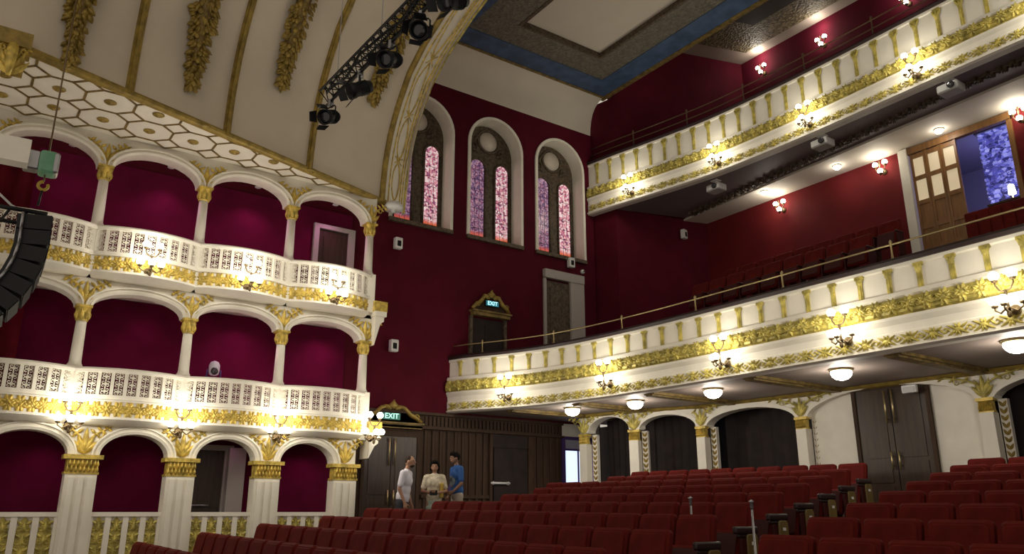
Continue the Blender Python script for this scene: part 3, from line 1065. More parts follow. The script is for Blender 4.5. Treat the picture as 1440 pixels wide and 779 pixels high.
# ================================================================== SCONCES
def make_sconce(label, watts, two_row=True):
    """Local: y outward, z up."""
    root = thing('wall_sconce', label, 'sconce', (0, 0, 0), None, True)
    mb = MB(); mb.lathe([(.07, 0), (.07, .02), (.04, .05), (.02, .06)], (0, 0, -.12), 12, 1)
    mb.tube([(0, .05, -.12), (0, .16, -.16), (0, .2, -.06), (0, .2, .12)], .018, 7)
    mb.ell((0, .2, -.2), (.03, .03, .05), 0, 8, 6)
    mb.build('bracket', 'bronze', root)
    spots = [(-.17, .17, .0), (0, .30, -.02), (.17, .17, .0)]
    if two_row:
        spots += [(-.11, .2, .32), (.11, .2, .32)]
    else:
        spots = [(-.12, .17, .06), (.12, .17, .06), (0, .2, -.14)]
    for i, (x, y, z) in enumerate(spots):
        mb = MB()
        mb.tube([(0, .2, -.10 if i < 3 else .1), (x * .6, (y + .2) / 2, -.17 if i < 3 else .12), (x, y, z - .12), (x, y, z - .05)], .012, 6)
        mb.lathe([(.001, -.09), (.035, -.085), (.045, -.055), (.02, -.05)], (x, y, z), 10)
        mb.build('arm', 'bronze', root)
        mb = MB(); mb.ell((x, y, z), (.064, .066, .064), 0, 12, 8, 'xyz'); mb.build('globe', 'globe', root)
    ld = bpy.data.lights.new('sconce_light', 'POINT'); ld.energy = watts; ld.color = (1.0, .93, .79); ld.shadow_soft_size = .12
    lo = bpy.data.objects.new('sconce_light', ld); COL.objects.link(lo); lo.parent = root
    lo.location = (0, .66, .12) if two_row else (0, .32, 0)
    return root


def put(root, loc, rz, label, group):
    root.location = loc; root.rotation_euler = (0, 0, rz); root['label'] = label; root['group'] = group
    return root


sc = make_sconce('x', SCONCE_WATTS)
rz = -pi / 2
g = 'five-globe sconces on the boxes'
put(sc, (BX + .36, 2.44, 5.78), rz, 'five-globe sconce on the top tier balcony, nearest the stage', g)
for loc, lb in (((BX + .36, 4.18, 5.78), 'five-globe sconce on the top tier balcony, middle of three'),
                ((BX + .36, 5.91, 5.78), 'five-globe sconce on the top tier balcony, nearest the windows'),
                ((BX + .12, 1.60, 3.06), 'five-globe sconce on the middle tier, first from the stage'),
                ((BX + .12, 3.31, 3.06), 'five-globe sconce on the middle tier, second from the stage'),
                ((BX + .12, 5.05, 3.06), 'five-globe sconce on the middle tier, third from the stage'),
                ((BX + .30, 6.88, 3.12), 'five-globe sconce on the middle tier end, beside the exit sign')):
    put(copy_tree(sc), loc, rz, lb, g)


# ================================================================== BALCONIES
def plan_path(pts):
    out = []
    P = [Vector((a, b, 0)) for a, b in pts]
    # resample with Catmull-Rom
    fine = []
    for i in range(len(P) - 1):
        p0, p1, p2, p3 = P[max(i - 1, 0)], P[i], P[i + 1], P[min(i + 2, len(P) - 1)]
        n = max(2, int((p2 - p1).length / .3))
        for k in range(n):
            t = k / n
            fine.append(.5 * ((2 * p1) + (p2 - p0) * t + (2 * p0 - 5 * p1 + 4 * p2 - p3) * t * t + (3 * p1 - p0 - 3 * p2 + p3) * t ** 3))
    fine.append(P[-1])
    for i, p in enumerate(fine):
        d = (fine[min(i + 1, len(fine) - 1)] - fine[max(i - 1, 0)]).normalized()
        nn = d.cross(Vector((0, 0, 1)))      # to the stage (-Y)
        out.append(((p.x, p.y), (nn.x, nn.y)))
    return out


LOW = plan_path([(-16.3, 9.62), (-15.9, 9.75), (-15.5, 9.95), (-14.87, 10.28), (-14.06, 10.60), (-13.2, 10.80), (-12.3, 10.93), (-11.4, 11.0), (-10, 11.05), (-8, 11.05), (-4, 11.03), (2.9, 10.9)])
UPP = plan_path([(-16.3, 14.20), (-15.5, 14.33), (-14.45, 14.55), (-13.4, 14.75), (-12.3, 14.92), (-11, 15.0), (-9, 15.02), (-6, 14.95), (-3, 14.92), (2.9, 14.85)])


def balcony(label, path, zt, zp, g1, g0, h1, h0, zb, pitch):
    root = thing('curved_balcony', label, 'balcony', (path[0][0][0], path[0][0][1], zb))
    mb = MB()
    mb.sweep(path, [(-.14, zt), (.02, zt), (.02, zt - .05), (-.01, zt - .07), (-.01, zp), (.06, zp - .01), (.08, g1 + .03), (.06, g1), (.06, g0), (.10, g0 - .01), (.09, g0 - .05), (.05, (g0 + h1) / 2), (.04, h1 + .02), (.06, h1), (.05, h0), (.09, h0 - .01), (.09, zb + .03), (.04, zb), (-.14, zb)])
    o = mb.build('parapet', 'plaster', root); fix_normals(o)
    # gilded bulging frieze
    mb = MB()
    mb.sweep(path, [(.055, g1), (.10, g1 - .03), (.135, (g1 + g0) / 2), (.12, g0 + .03), (.055, g0)])
    o = mb.build('bulging_frieze', 'gold_green', root); fix_normals(o)
    ff, st = path_frames(path, .25)
    mb = MB()
    for k, f in enumerate(ff):
        mb.fr = f
        foliage_unit(mb, 0, (g1 + g0) / 2, (g1 - g0), st, k, .125, .04)
    mb.build('frieze_foliage', 'gold_green', root)
    ff, st = path_frames(path, .34)
    mb = MB()
    for k, f in enumerate(ff):
        mb.fr = f
        foliage_unit(mb, 0, (h1 + h0) / 2, (h1 - h0) * .9, st, k, .055, .03)
    mb.build('lower_frieze_foliage', 'gold_green', root)
    ff, st = path_frames(path, pitch, .75)
    for f in ff:
        mb = MB(f)
        H = zt - .05 - zp
        mb.box((-.036, zp - .02, -.02), (.036, zt - .05, .02))
        mb.box((-.018, zp, .02), (.018, zt - .12, .032))
        leaf(mb, 0, zt - .05 - H * .42, .02, H * .40, .10, pi / 2, .02)
        leaf(mb, 0, zt - .05 - H * .30, .015, H * .30, .07, pi / 2 - .5, .02)
        leaf(mb, 0, zt - .05 - H * .30, .015, H * .30, .07, pi / 2 + .5, .02)
        mb.box((-.07, zt - .10, -.02), (.07, zt - .05, .028))
        mb.build('pilaster', 'gold_green', root)
    mb = MB()
    mb.sweep(path, [(-.20, zt), (.05, zt), (.07, zt + .05), (.04, zt + .09), (-.02, zt + .11), (-.18, zt + .11), (-.22, zt + .06)])
    o = mb.build('coping', 'arm', root); fix_normals(o)
    return root


lowb = balcony('lower balcony front, cream and gold, curving from red wall above the stalls', LOW, 5.10, 4.68, 4.58, 4.32, 4.08, 3.88, 3.83, .458)
uppb = balcony('upper balcony front, cream and gold, below the blue ceiling corner', UPP, 11.40, 10.70, 10.60, 10.33, 10.12, 9.90, 9.82, .46)


def railing(label, path, zbase, zrail, every, m, rails, start):
    root = thing('balcony_railing', label, 'railing', (path[0][0][0], path[0][0][1], zbase))
    inner = [((p[0] - n[0] * .10, p[1] - n[1] * .10), n) for p, n in path]
    ff, st = path_frames(inner, every, start)
    for z in rails:
        mb = MB(); mb.tube([(p[0], p[1], z) for p, n in inner], .015, 7); mb.build('rail', m, root)
    for f in ff:
        mb = MB(); mb.lathe([(.04, 0), (.04, .015), (.018, .03), (.015, zrail - zbase - .05), (.026, zrail - zbase - .03), (.026, zrail - zbase + .03), (.001, zrail - zbase + .06)], (f.o.x, f.o.y, zbase), 10)
        mb.build('post', m, root)
    return root


railing('brass railing with thin posts along the lower balcony coping', LOW, 5.21, 5.47, 2.05, 'brass', (5.45,), .45)
railing('dark double railing with stubby posts along the upper balcony coping', UPP, 11.51, 11.98, 1.75, 'bronze', (11.93, 11.72), .9)

# slabs and soffits of both balconies
def slab(name, path, off, back, zu, t, m, label):
    mb = MB()
    pts = [(p[0] - n[0] * off, p[1] - n[1] * off, zu) for p, n in path] + [(b[0], b[1], zu) for b in back]
    mb.poly(pts, (0, 0, t))
    o = mb.build(name, m); fix_normals(o)
    structure(o, label, 'ceiling')
    return o


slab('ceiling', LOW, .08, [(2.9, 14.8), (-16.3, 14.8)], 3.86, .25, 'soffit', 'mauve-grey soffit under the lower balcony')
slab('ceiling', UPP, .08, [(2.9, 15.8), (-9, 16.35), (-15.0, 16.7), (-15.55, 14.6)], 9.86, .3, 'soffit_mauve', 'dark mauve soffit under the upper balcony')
mb = MB(); mb.poly([(2.9, 15.8, 9.80), (-9, 16.35, 9.80), (-15.0, 16.7, 9.80), (-14.75, 17.46, 9.80), (2.9, 17.46, 9.80)], (0, 0, .3))  # rear part of the soffit; brightness of the downlights put into its white colour
o = mb.build('ceiling', 'ceiling_white'); fix_normals(o); structure(o, 'ceiling strip along the circle rear wall, downlight glow put into its white', 'ceiling')
# leafy moulding between the two soffit colours
mb = MB()
mould = [(-14.6, 16.55), (-12, 16.28), (-9, 15.95), (-6, 15.62), (-1, 15.4)]
mp = plan_path(mould)
ff, st = path_frames(mp, .24)
for k, f in enumerate(ff):
    fr = Fr((f.o.x, f.o.y, 9.86), f.u, (0, 0, -1), f.w * -1)
    mb.fr = fr
    foliage_unit(mb, 0, 0, .30, st, k, 0, .06)
o = mb.build('soffit_garland', 'tracery'); tag(o, 'dark leafy plaster garland running along the upper balcony soffit', 'moulding')
# circle and gallery floors
mb = MB(); mb.poly([(p[0] - n[0] * .1, p[1] - n[1] * .1, 4.15 + .0) for p, n in LOW] + [(2.9, 12.2, 4.5), (-16.3, 12.2, 4.5)], (0, 0, .05))
mb.poly([(-16.3, 12.2, 4.4), (2.9, 12.2, 4.4), (2.9, 17.45, 6.9), (-16.3, 17.45, 6.9)], (0, 0, .1))
o = mb.build('floor', 'floor'); fix_normals(o); structure(o)
mb = MB(); mb.poly([(-15.4, 15.25, 10.3), (2.9, 15.25, 10.3), (2.9, 19.0, 12.6), (-14.3, 19.0, 12.6)], (0, 0, .1))
o = mb.build('floor', 'floor'); fix_normals(o); structure(o)

# sconces on balcony fronts
def front_at(path, x):
    for i in range(len(path) - 1):
        if path[i][0][0] <= x <= path[i + 1][0][0]:
            t = (x - path[i][0][0]) / (path[i + 1][0][0] - path[i][0][0])
            n = path[i][1]
            return path[i][0][1] + t * (path[i + 1][0][1] - path[i][0][1]), n
    return path[-1][0][1], path[-1][1]


places = ['nearest the red wall', 'second from the red wall', 'third from the red wall', 'fourth from the red wall', 'fifth from the red wall']
bs = make_sconce('x', BALCONY_WATTS)
used = False
for path, xs, z, nm in ((LOW, (-14.75, -12.0, -9.05, -6.72, -4.35), 4.20, 'lower'), (UPP, (-14.75, -12.05, -9.45, -6.9, -4.4), 10.17, 'upper')):
    for k, x in enumerate(xs):
        y, n = front_at(path, x)
        o = bs if not used else copy_tree(bs)
        used = True
        put(o, (x + n[0] * .09, y + n[1] * .09, z), atan2(n[1], n[0]) - pi / 2, 'five-globe sconce on the %s balcony front, %s' % (nm, places[k]), 'five-globe sconces on the balcony fronts')
# wall sconces behind
ws = make_sconce('x', WALL_WATTS, False)
used = False
for (x, y, z), lb in (((-12.1, 17.44, 9.50), 'three-globe sconce on the circle red wall, nearest the corner'), ((-9.22, 17.44, 9.56), 'three-globe sconce on the circle red wall, left of wooden doors'),
                      ((-6.12, 17.44, 9.62), 'three-globe sconce on the circle red wall, right of wooden doors'),
                      ((-13.35, 18.99, 14.80), 'three-globe sconce on the gallery wall, nearest the corner'), ((-11.25, 18.99, 14.68), 'three-globe sconce on the gallery wall, second from the corner'), ((-8.72, 18.99, 14.60), 'three-globe sconce on the gallery wall, third from the corner')):
    o = ws if not used else copy_tree(ws)
    used = True
    put(o, (x, y, z), pi, lb, 'three-globe wall sconces')
    if y > 18:      # stronger lamps in the gallery
        for c in o.children:
            if c.type == 'LIGHT':
                c.data = c.data.copy(); c.data.energy = 17; c.location = (0, .24, .46)
# flush ceiling lamps: domes under the lower balcony
dm = None
lamps = [((-13.95, 11.47, 3.86), 'lit glass dome lamp under the lower balcony, nearest the bright doorway', 1.0), ((-12.24, 11.78, 3.86), 'lit glass dome lamp under the lower balcony, second from the red wall', 1.0),
         ((-10.18, 11.85, 3.86), 'lit glass dome lamp under the lower balcony, third from the red wall', 1.0), ((-7.49, 11.89, 3.86), 'lit glass dome lamp under the lower balcony, in front of the double door', 1.0),
         ((-4.75, 11.77, 3.86), 'lit glass dome lamp under the lower balcony, at the right picture edge', 1.0)]
lamps += [((-12.19, 16.79, 9.80), 'flush lamp in the white circle ceiling, nearest the corner', .55), ((-10.11, 16.91, 9.80), 'flush lamp in the white circle ceiling, between two wall sconces', .55), ((-7.65, 17.03, 9.80), 'flush lamp in the white circle ceiling, above the wooden doors', .55)]
for loc, lb, s in lamps:
    if dm is None:
        dm = thing('dome_lamp', lb, 'lamp', (0, 0, 0), 'glass dome ceiling lamps', True)
        mb = MB(); mb.lathe([(.001, .0), (.19, 0), (.20, -.02), (.17, -.04), (.001, -.045)], (0, 0, 0), 18); mb.build('ceiling_plate', 'brass', dm)
        mb = MB(); mb.lathe([(.165, -.04), (.17, -.07), (.15, -.12), (.10, -.165), (.03, -.185), (.001, -.187)], (0, 0, 0), 18); mb.build('glass_dome', 'dome', dm)
        ld = bpy.data.lights.new('dome_light', 'POINT'); ld.energy = DOME_WATTS; ld.color = (1, .92, .80); ld.shadow_soft_size = .15
        lo = bpy.data.objects.new('dome_light', ld); COL.objects.link(lo); lo.parent = dm; lo.location = (0, 0, -.36)
        o = dm
    else:
        o = copy_tree(dm); o['label'] = lb
    o.location = loc
    o.scale = (s, s, s)
    if s < 1:
        for c in o.children:
            if c.type == 'LIGHT':
                c.data = c.data.copy(); c.data.energy = 5

# projectors / camera boxes clamped under the upper balcony
pr = None
for (x, y, z), lb in (((-12.55, 15.30, 9.86), 'grey projector under the upper balcony, nearest the red wall'), ((-9.41, 15.28, 9.86), 'grey projector under the upper balcony, middle of three'), ((-6.47, 15.2, 9.86), 'grey projector under the upper balcony, nearest the right picture edge')):
    if pr is None:
        pr = thing('projector', lb, 'projector', (0, 0, 0), 'projectors under the upper balcony', True)
        mb = MB(); mb.rbox((-.21, -.17, -.30), (.21, .17, -.12), .04, 2); mb.box((-.16, -.175, -.27), (.0, -.17, -.15)); mb.build('body', 'projector', pr)
        mb = MB(); mb.lathe([(.065, 0), (.07, -.05), (.05, -.06), (.001, -.05)], (.09, -.17, -.21), 14, 1); mb.build('lens', 'lens', pr)
        mb = MB(); mb.tube([(0, 0, 0), (0, 0, -.14)], .025, 8); mb.box((-.1, -.1, -.015), (.1, .1, 0)); mb.build('mount', 'white', pr)
        o = pr
    else:
        o = copy_tree(pr); o['label'] = lb
    o.location = (x, y, z)

# ribs on the lower soffit
mb = None
xs = [-14.9, -13.2, -11.2, -8.8, -6.2, -3.4]
nm = ['nearest the red wall', 'second from the red wall', 'third from the red wall', 'left of the double door', 'right of the double door', 'at the right picture edge']
for x, q in zip(xs, nm):
    y0, n = front_at(LOW, x)
    mb = MB()
    mb.poly([(x - .14, y0 + .15, 3.86), (x + .14, y0 + .15, 3.86), (x + .14, 13.9, 3.86), (x - .14, 13.9, 3.86)], (0, 0, -.05))
    mb.poly([(x - .09, y0 + .15, 3.81), (x + .09, y0 + .15, 3.81), (x + .09, 13.9, 3.81), (x - .09, 13.9, 3.81)], (0, 0, -.03))
    o = mb.build('soffit_rib', 'gold_dark'); fix_normals(o)
    tag(o, 'gold-brown cross rib on the lower balcony soffit, ' + q, 'rib', 'cross ribs under the lower balcony')

# ================================================================== REAR ARCADE (stalls level)
ARC = [(-14.9, 12.62), (-13.45, 12.88), (-12.0, 13.52), (-9.63, 13.76), (-6.22, 13.90), (-2.9, 14.0)]


def make_arcade():
    root = thing('stalls_arcade', 'cream arcade with gold capitals along the rear of the stalls', 'arcade', (ARC[0][0], ARC[0][1], 1.2))
    zs, ztop = 3.40, 3.86
    zc0 = 3.16
    for i in range(len(ARC) - 1):
        a, b = Vector((*ARC[i], 0)), Vector((*ARC[i + 1], 0))
        d = (b - a).normalized(); L = (b - a).length
        w = d.cross(Vector((0, 0, 1)))
        fr = Fr(a, d, w)
        hw = .13
        rise = (.34, .30, .32, .38, .38)[i]
        s0 = (3.42, 3.40, 3.37, 3.36, 3.36)[i]
        mb = MB(fr)
        if i != 3:
            arch_wall(mb, hw, L - hw, s0, rise, ztop, -.25, .0)
            mb.box((L - hw, s0, -.25), (L + hw, ztop, 0))
            if i == 0:
                mb.box((-hw, s0, -.25), (hw, ztop, 0))
        else:
            mb.box((hw, 1.2, -.25), (L - hw, ztop, -.12))
            arch_wall(mb, hw, L - hw, s0, .44, ztop, -.14, .0)
            mb.box((L - hw, s0, -.25), (L + hw, ztop, 0))
        archivolt(mb, hw, L - hw, s0, rise if i != 3 else .44, .09, 0, ((0, .03), (1, .03)), 20)
        if i == 3:
            pass
        o = mb.build('arch', 'plaster', root); fix_normals(o)
        # knee wall
        mb = MB(fr); mb.box((hw, .9, -.2), (L - hw, 1.9 + .1 * min(i, 3), -.1)); mb.build('knee_wall', 'wood_dark', root)
        # recess lined in dark timber behind the opening
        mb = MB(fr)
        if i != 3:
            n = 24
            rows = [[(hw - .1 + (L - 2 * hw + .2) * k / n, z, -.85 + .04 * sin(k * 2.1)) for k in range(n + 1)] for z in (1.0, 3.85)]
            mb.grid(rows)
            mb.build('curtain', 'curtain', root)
    pts = ARC
    for i, (x, y) in enumerate(pts):
        j = min(i, len(pts) - 2)
        d = (Vector((*pts[j + 1], 0)) - Vector((*pts[j], 0))).normalized()
        fr = Fr((x, y, 0), d, d.cross(Vector((0, 0, 1))))
        mb = MB(fr)
        mb.box((-.11, .9, -.12), (.11, zc0, .08)); mb.box((-.14, .9, -.14), (.14, 1.7, .1))
        c = mb.build('column', 'plaster', root)
        mb = MB(fr); capital(mb, (0, zc0, 0), .12, zs - zc0, True)
        o = mb.build('capital', 'gold', c); fix_normals(o)
        mb = MB(fr); mb.box((.12, 1.2, -.24), (.26, 3.38, -.14)); j = mb.build('jamb', 'plaster', c)
        mb = MB(fr)
        for k in range(18):
            for sg in (-1, 1):
                leaf(mb, .19, 1.3 + k * .115, -.14, .11, .05, pi / 2 + sg * .55, .02)
        mb.build('jamb_foliage', 'gold_dull', root)
        mb = MB(Fr(fr.o + fr.w * .01, fr.u, fr.w))
        spandrel_ornament(mb, 0, zs + .02, .42, .95 if i < 3 else 1.5, .03, .03)
        mb.build('spandrel_ornament', 'gold_green', root)
    # gold moulding at the head of the arcade
    mp = plan_path(ARC)
    mb = MB(); mb.sweep([((p[0], p[1]), n) for p, n in mp], [(.0, 3.78), (.07, 3.80), (.12, 3.85), (.0, 3.86)])
    o = mb.build('head_moulding', 'gold_dull', root); fix_normals(o)


make_arcade()


def double_door(n, label, fr, wd, z0, z1, mw='wood_door', bars=True):
    root = thing('door_%d' % n, label, 'door', fr((0, z0, 0))); root['kind'] = 'structure'
    mb = MB(fr)
    mb.box((-wd / 2 - .07, z0, 0), (-wd / 2, z1 + .06, .06)); mb.box((wd / 2, z0, 0), (wd / 2 + .07, z1 + .06, .06)); mb.box((-wd / 2, z1, 0), (wd / 2, z1 + .06, .06))
    mb.build('frame', 'wood_dark', root)
    for sg in (-1, 1):
        a, b = (-wd / 2, -.008) if sg < 0 else (.008, wd / 2)
        mb = MB(fr); mb.box((a, z0, 0), (b, z1, .035))
        H = z1 - z0
        for p, q in ((.04, .28), (.31, .46), (.49, .96)):
            mb.box((a + .1, z0 + H * p, .035), (b - .1, z0 + H * q, .05))
        lf = mb.build('leaf', mw, root)
        if bars:
            mb = MB(fr)
            for za, zb in ((.74, .985), (.40, .53)):
                u = sg * .07
                mb.tube([(u, z0 + H * za, .09), (u, z0 + H * zb, .09)], .018, 8)
                for z in (za + .03, zb - .03):
                    mb.tube([(u, z0 + H * z, .03), (u, z0 + H * z, .09)], .012, 6)
            mb.build('pull_handle', 'brass', lf)
    return root


d = (Vector((*ARC[4], 0)) - Vector((*ARC[3], 0))).normalized()
w = d.cross(Vector((0, 0, 1)))
mid = Vector((-7.86, 13.83, 0))
double_door(3, 'dark wooden double door with brass pulls in the blind arch', Fr(mid + w * -.10, d, w), 1.30, 1.35, 3.76)
# emergency light above that door
t = thing('emergency_light', 'small white light box at the top of the dark double door', 'lamp', (-7.40, 13.7, 3.68))
fr = Fr((-7.35, 13.70, 0), d, w)
mb = MB(fr); mb.rbox((-.13, 3.60, -.02), (.13, 3.74, .06), .02, 2); mb.build('housing', 'white', t)
mb = MB(fr); mb.box((-.10, 3.62, .06), (.10, 3.70, .07)); mb.build('lens', 'projector', t)

# ================================================================== WAINSCOT AND SIDE WALL DOORS
def make_wainscot():
    root = thing('wainscot_paneling', 'dark carved wood wainscot along the side wall behind three standing people', 'wall panelling', (WX, 10, .5))
    fr = Fr((WX, 0, 0), (0, 1, 0), (1, 0, 0))
    mb = MB(fr)
    mb.box((7.0, .3, 0), (12.95, 3.42, .06))
    o = mb.build('backing', 'wood_dark', root)
    mb = MB(fr)
    mb.box((6.9, 3.42, 0), (12.98, 3.47, .16)); mb.box((6.9, 3.47, 0), (12.98, 3.74, .07)); mb.box((6.9, 3.74, 0), (12.98, 3.80, .15))
    k = 0
    y = 8.95
    while y < 12.9:
        mb.box((y, 3.51, .07), (y + .055, 3.71, .11)); y += .105
    mb.build('carved_frieze', 'wood_dark', root)
    mb = MB(fr)
    y = 8.95
    while y < 12.9:
        if not (10.75 < y < 12.0):
            mb.box((y, .4, .06), (y + .07, 3.40, .10))
            mb.box((y + .09, .4, .06), (y + .12, 3.36, .075))
        y += .20
    mb.box((8.9, 1.9, .06), (10.75, 1.98, .115)); mb.box((12.02, 1.9, .06), (12.95, 1.98, .115))
    mb.box((8.9, .3, .06), (10.75, .62, .12)); mb.box((12.02, .5, .06), (12.95, 1.1, .12))
    mb.build('panel_battens', 'wood_dark', root)


make_wainscot()
FRW = Fr((WX, 0, 0), (0, 1, 0), (1, 0, 0))


def exit_pediment(name_label, fr, u, z, wd, h, cat='pediment'):
    root = thing('door_pediment', name_label, cat, fr((u, z, 0)))
    mb = MB(fr)
    mb.box((u - wd / 2, z, 0), (u + wd / 2, z + .09, .16)); mb.box((u - wd / 2 - .04, z + .09, 0), (u + wd / 2 + .04, z + .13, .2))
    mb.build('cornice', 'gold_dark', root)
    mb = MB(fr)
    for sg in (-1, 1):
        pts = [(u + sg * wd * .50, z + .16, .1), (u + sg * wd * .42, z + h * .45, .12), (u + sg * wd * .30, z + h * .60, .12), (u + sg * wd * .2, z + h * .85, .12), (u + sg * wd * .08, z + h * .92, .12)]
        mb.tube(pts, [.05, .05, .055, .05, .04], 7)
        scroll(mb, u + sg * wd * .40, z + h * .5, .12, .08, 0, 1, .02, sg)
        leaf(mb, u + sg * .05, z + h * .8, .12, .22, .12, pi / 2 - sg * 1.2, .05)
    mb.ell((u, z + h * .95, .12), (.12, .08, .06), 0, 8, 5)
    leaf(mb, u, z + h * .9, .12, .16, .12, pi / 2, .05)
    mb.build('scrollwork', 'gold_dull', root)
    mb = MB(fr)
    mb.poly([(u - wd * .46, z + .13, .02), (u + wd * .46, z + .13, .02), (u + wd * .25, z + h * .75, .02), (u, z + h * .9, .02), (u - wd * .25, z + h * .75, .02)], (0, 0, .05))
    o = mb.build('tympanum', 'wood_dark', root)
    return root


def exit_sign(label, fr, u, z, s, em='exit', tm='exit_text'):
    root = thing('exit_sign', label, 'exit sign', fr((u, z, .1)))
    mb = MB(fr); mb.rbox((u - s * 1.35, z - s * .5, .10), (u + s * 1.35, z + s * .5, .16), .015, 2); mb.build('housing', 'black', root)
    mb = MB(fr); mb.box((u - s * 1.25, z - s * .42, .16), (u + s * 1.25, z + s * .42, .165)); mb.build('face', em, root)
    cu = bpy.data.curves.new('lettering', 'FONT'); cu.body = 'EXIT'; cu.size = s * .98; cu.align_x = 'CENTER'; cu.align_y = 'CENTER'; cu.extrude = .004
    cu.materials.append(M[tm])
    tmp = bpy.data.objects.new('lettering_curve', cu); COL.objects.link(tmp)
    me = bpy.data.meshes.new_from_object(tmp.evaluated_get(bpy.context.evaluated_depsgraph_get()))
    bpy.data.objects.remove(tmp)
    o = bpy.data.objects.new('lettering', me); COL.objects.link(o); o.parent = root
    p = fr((u, z, .171)) - ORG[root.name]
    m = Matrix((fr.u, fr.v, fr.w)).transposed().to_4x4(); m.translation = p
    o.matrix_local = m
    return root


M['exit_cyan'] = mat('exit_sign_face_cyan', (0.02, 0.10, 0.12), 0.4, emit=(0.02, 0.22, 0.28), estr=0.6)
M['exit_cyan_text'] = mat('exit_sign_text_cyan', (0.5, 0.9, 1.0), 0.4, emit=(0.5, 0.92, 1.0), estr=1.3)
frd = Fr((WX + .06, 8.12, 0), (0, 1, 0), (1, 0, 0))
double_door(4, 'dark double door with brass bars beside the boxes, behind the man in white', frd, 1.28, .75, 3.22)
exit_pediment('gilded broken pediment over the stalls door beside the boxes', FRW, 8.12, 3.40, 1.45, .52)
exit_sign('green lit exit sign over the stalls door beside the boxes', FRW, 8.06, 3.65, .17)
# recessed doorway in the wainscot
root = thing('door_5', 'dark recessed doorway in wainscot with a pale push bar', 'door', (WX, 11.4, 1.0)); root['kind'] = 'structure'
mb = MB(FRW); mb.box((10.80, .9, .055), (11.86, 3.10, .075)); mb.box((10.80, 3.10, .06), (11.90, 3.40, .10)); mb.build('leaf', 'curtain', root)
mb = MB(FRW); mb.box((10.72, .9, .06), (10.80, 3.40, .14)); mb.box((11.86, .9, .06), (11.98, 3.40, .14)); mb.build('frame', 'wood_dark', root)
mb = MB(FRW); mb.tube([(10.75, 2.26, .13), (11.30, 2.26, .13)], .028, 8); mb.box((10.80, 2.22, .07), (10.84, 2.30, .13)); mb.box((11.24, 2.22, .07), (11.28, 2.30, .13)); mb.build('push_bar', 'white', root)
# bright doorway past the end of the wainscot
root = thing('door_6', 'bright bluish open doorway behind the first arcade column', 'door', (WX, 13.4, 1.2)); root['kind'] = 'structure'
mb = MB(FRW); mb.box((13.08, 1.2, .0), (14.0, 3.12, .015)); mb.build('daylight_opening', 'daylight', root)
mb = MB(FRW); mb.box((13.08, 3.17, .0), (14.0, 3.40, .015)); mb.build('transom', 'foyer', root)
mb = MB(FRW); mb.box((12.98, 1.0, 0), (13.08, 3.46, .08)); mb.box((13.08, 3.12, 0), (14.0, 3.17, .06)); mb.box((13.08, 3.40, 0), (14.1, 3.46, .08)); mb.box((14.0, 1.0, 0), (14.1, 3.46, .08)); mb.box((13.52, 1.2, .015), (13.56, 3.12, .04)); mb.build('frame', 'purple', root)
mb = MB(FRW); mb.box((12.98, 3.48, 0), (14.3, 3.80, .03)); o = mb.build('trim_2', 'plaster'); structure(o)
# circle-level doors on the side wall
root = thing('door_7', 'small dark door below the gilded exit pediment on red wall', 'door', (WX, 10.7, 4.6)); root['kind'] = 'structure'
mb = MB(FRW); mb.box((10.22, 4.5, 0), (11.16, 6.24, .03)); mb.box((10.60, 4.5, .03), (10.66, 6.1, .05)); mb.build('leaf', 'curtain', root)
mb = MB(FRW); mb.box((11.16, 4.5, 0), (11.24, 6.3, .08)); mb.box((10.14, 4.5, 0), (10.22, 6.3, .08)); mb.build('frame', 'tracery', root)
exit_pediment('gilded pediment over the small circle door on red wall', FRW, 10.74, 6.30, 1.10, .60)
exit_sign('cyan lit exit sign in the pediment on the red wall', FRW, 10.74, 6.64, .15, 'exit_cyan', 'exit_cyan_text')
root = thing('door_8', 'brown wooden door in pale frame under the last stained glass window', 'door', (WX, 13.0, 4.6)); root['kind'] = 'structure'
mb = MB(FRW); mb.box((12.55, 4.5, 0), (13.36, 7.60, .03)); mb.box((12.68, 6.2, .03), (13.22, 7.4, .05)); mb.box((12.68, 4.6, .03), (13.22, 6.0, .05)); mb.build('leaf', 'tracery', root)
mb = MB(FRW); mb.box((12.47, 4.5, 0), (12.55, 7.70, .06)); mb.box((13.36, 4.5, 0), (13.84, 7.9, .10)); mb.box((12.47, 7.66, 0), (13.84, 7.90, .12)); mb.build('frame', 'grey_frame', root)
# small wall speakers
sp = None
for (y, z), lb in (((8.07, 7.74), 'small white wall speaker below the first stained glass window'), ((8.07, 5.26), 'small white wall speaker at mid height beside the boxes'), ((13.39, 8.22), 'small white wall speaker under the last stained glass window')):
    if sp is None:
        sp = thing('wall_speaker', lb, 'speaker', (0, 0, 0), 'small white wall speakers', True)
        mb = MB(); mb.rbox((-.12, 0, -.17), (.12, .16, .17), .03, 1); mb.build('cabinet', 'white', sp)
        mb = MB(); mb.rbox((-.06, .155, -.10), (.06, .17, .07), .02, 1); mb.build('grille', 'black_grille', sp)
        mb = MB(); mb.box((-.03, -.03, -.04), (.03, .01, .04)); mb.build('wall_bracket', 'black', sp)
        o = sp
    else:
        o = copy_tree(sp); o['label'] = lb
    o.location = (WX + .03, y, z); o.rotation_euler = (0, 0, rz)
    o.scale = (.82, .82, .82)
o = copy_tree(sp); o['label'] = 'small white wall speaker under the upper balcony near the rear corner'
o.location = (-15.0, 16.6, 9.35); o.rotation_euler = (0, 0, rz + .26)
t = thing('wall_camera', 'tiny white camera beside the pale door frame', 'camera', (WX, 13.85, 8.05))
mb = MB(FRW); mb.lathe([(.07, 0), (.07, .03), (.05, .07), (.001, .09)], (13.86, 8.06, 0), 12, 2); o = mb.build('dome', 'white', t); fix_normals(o)
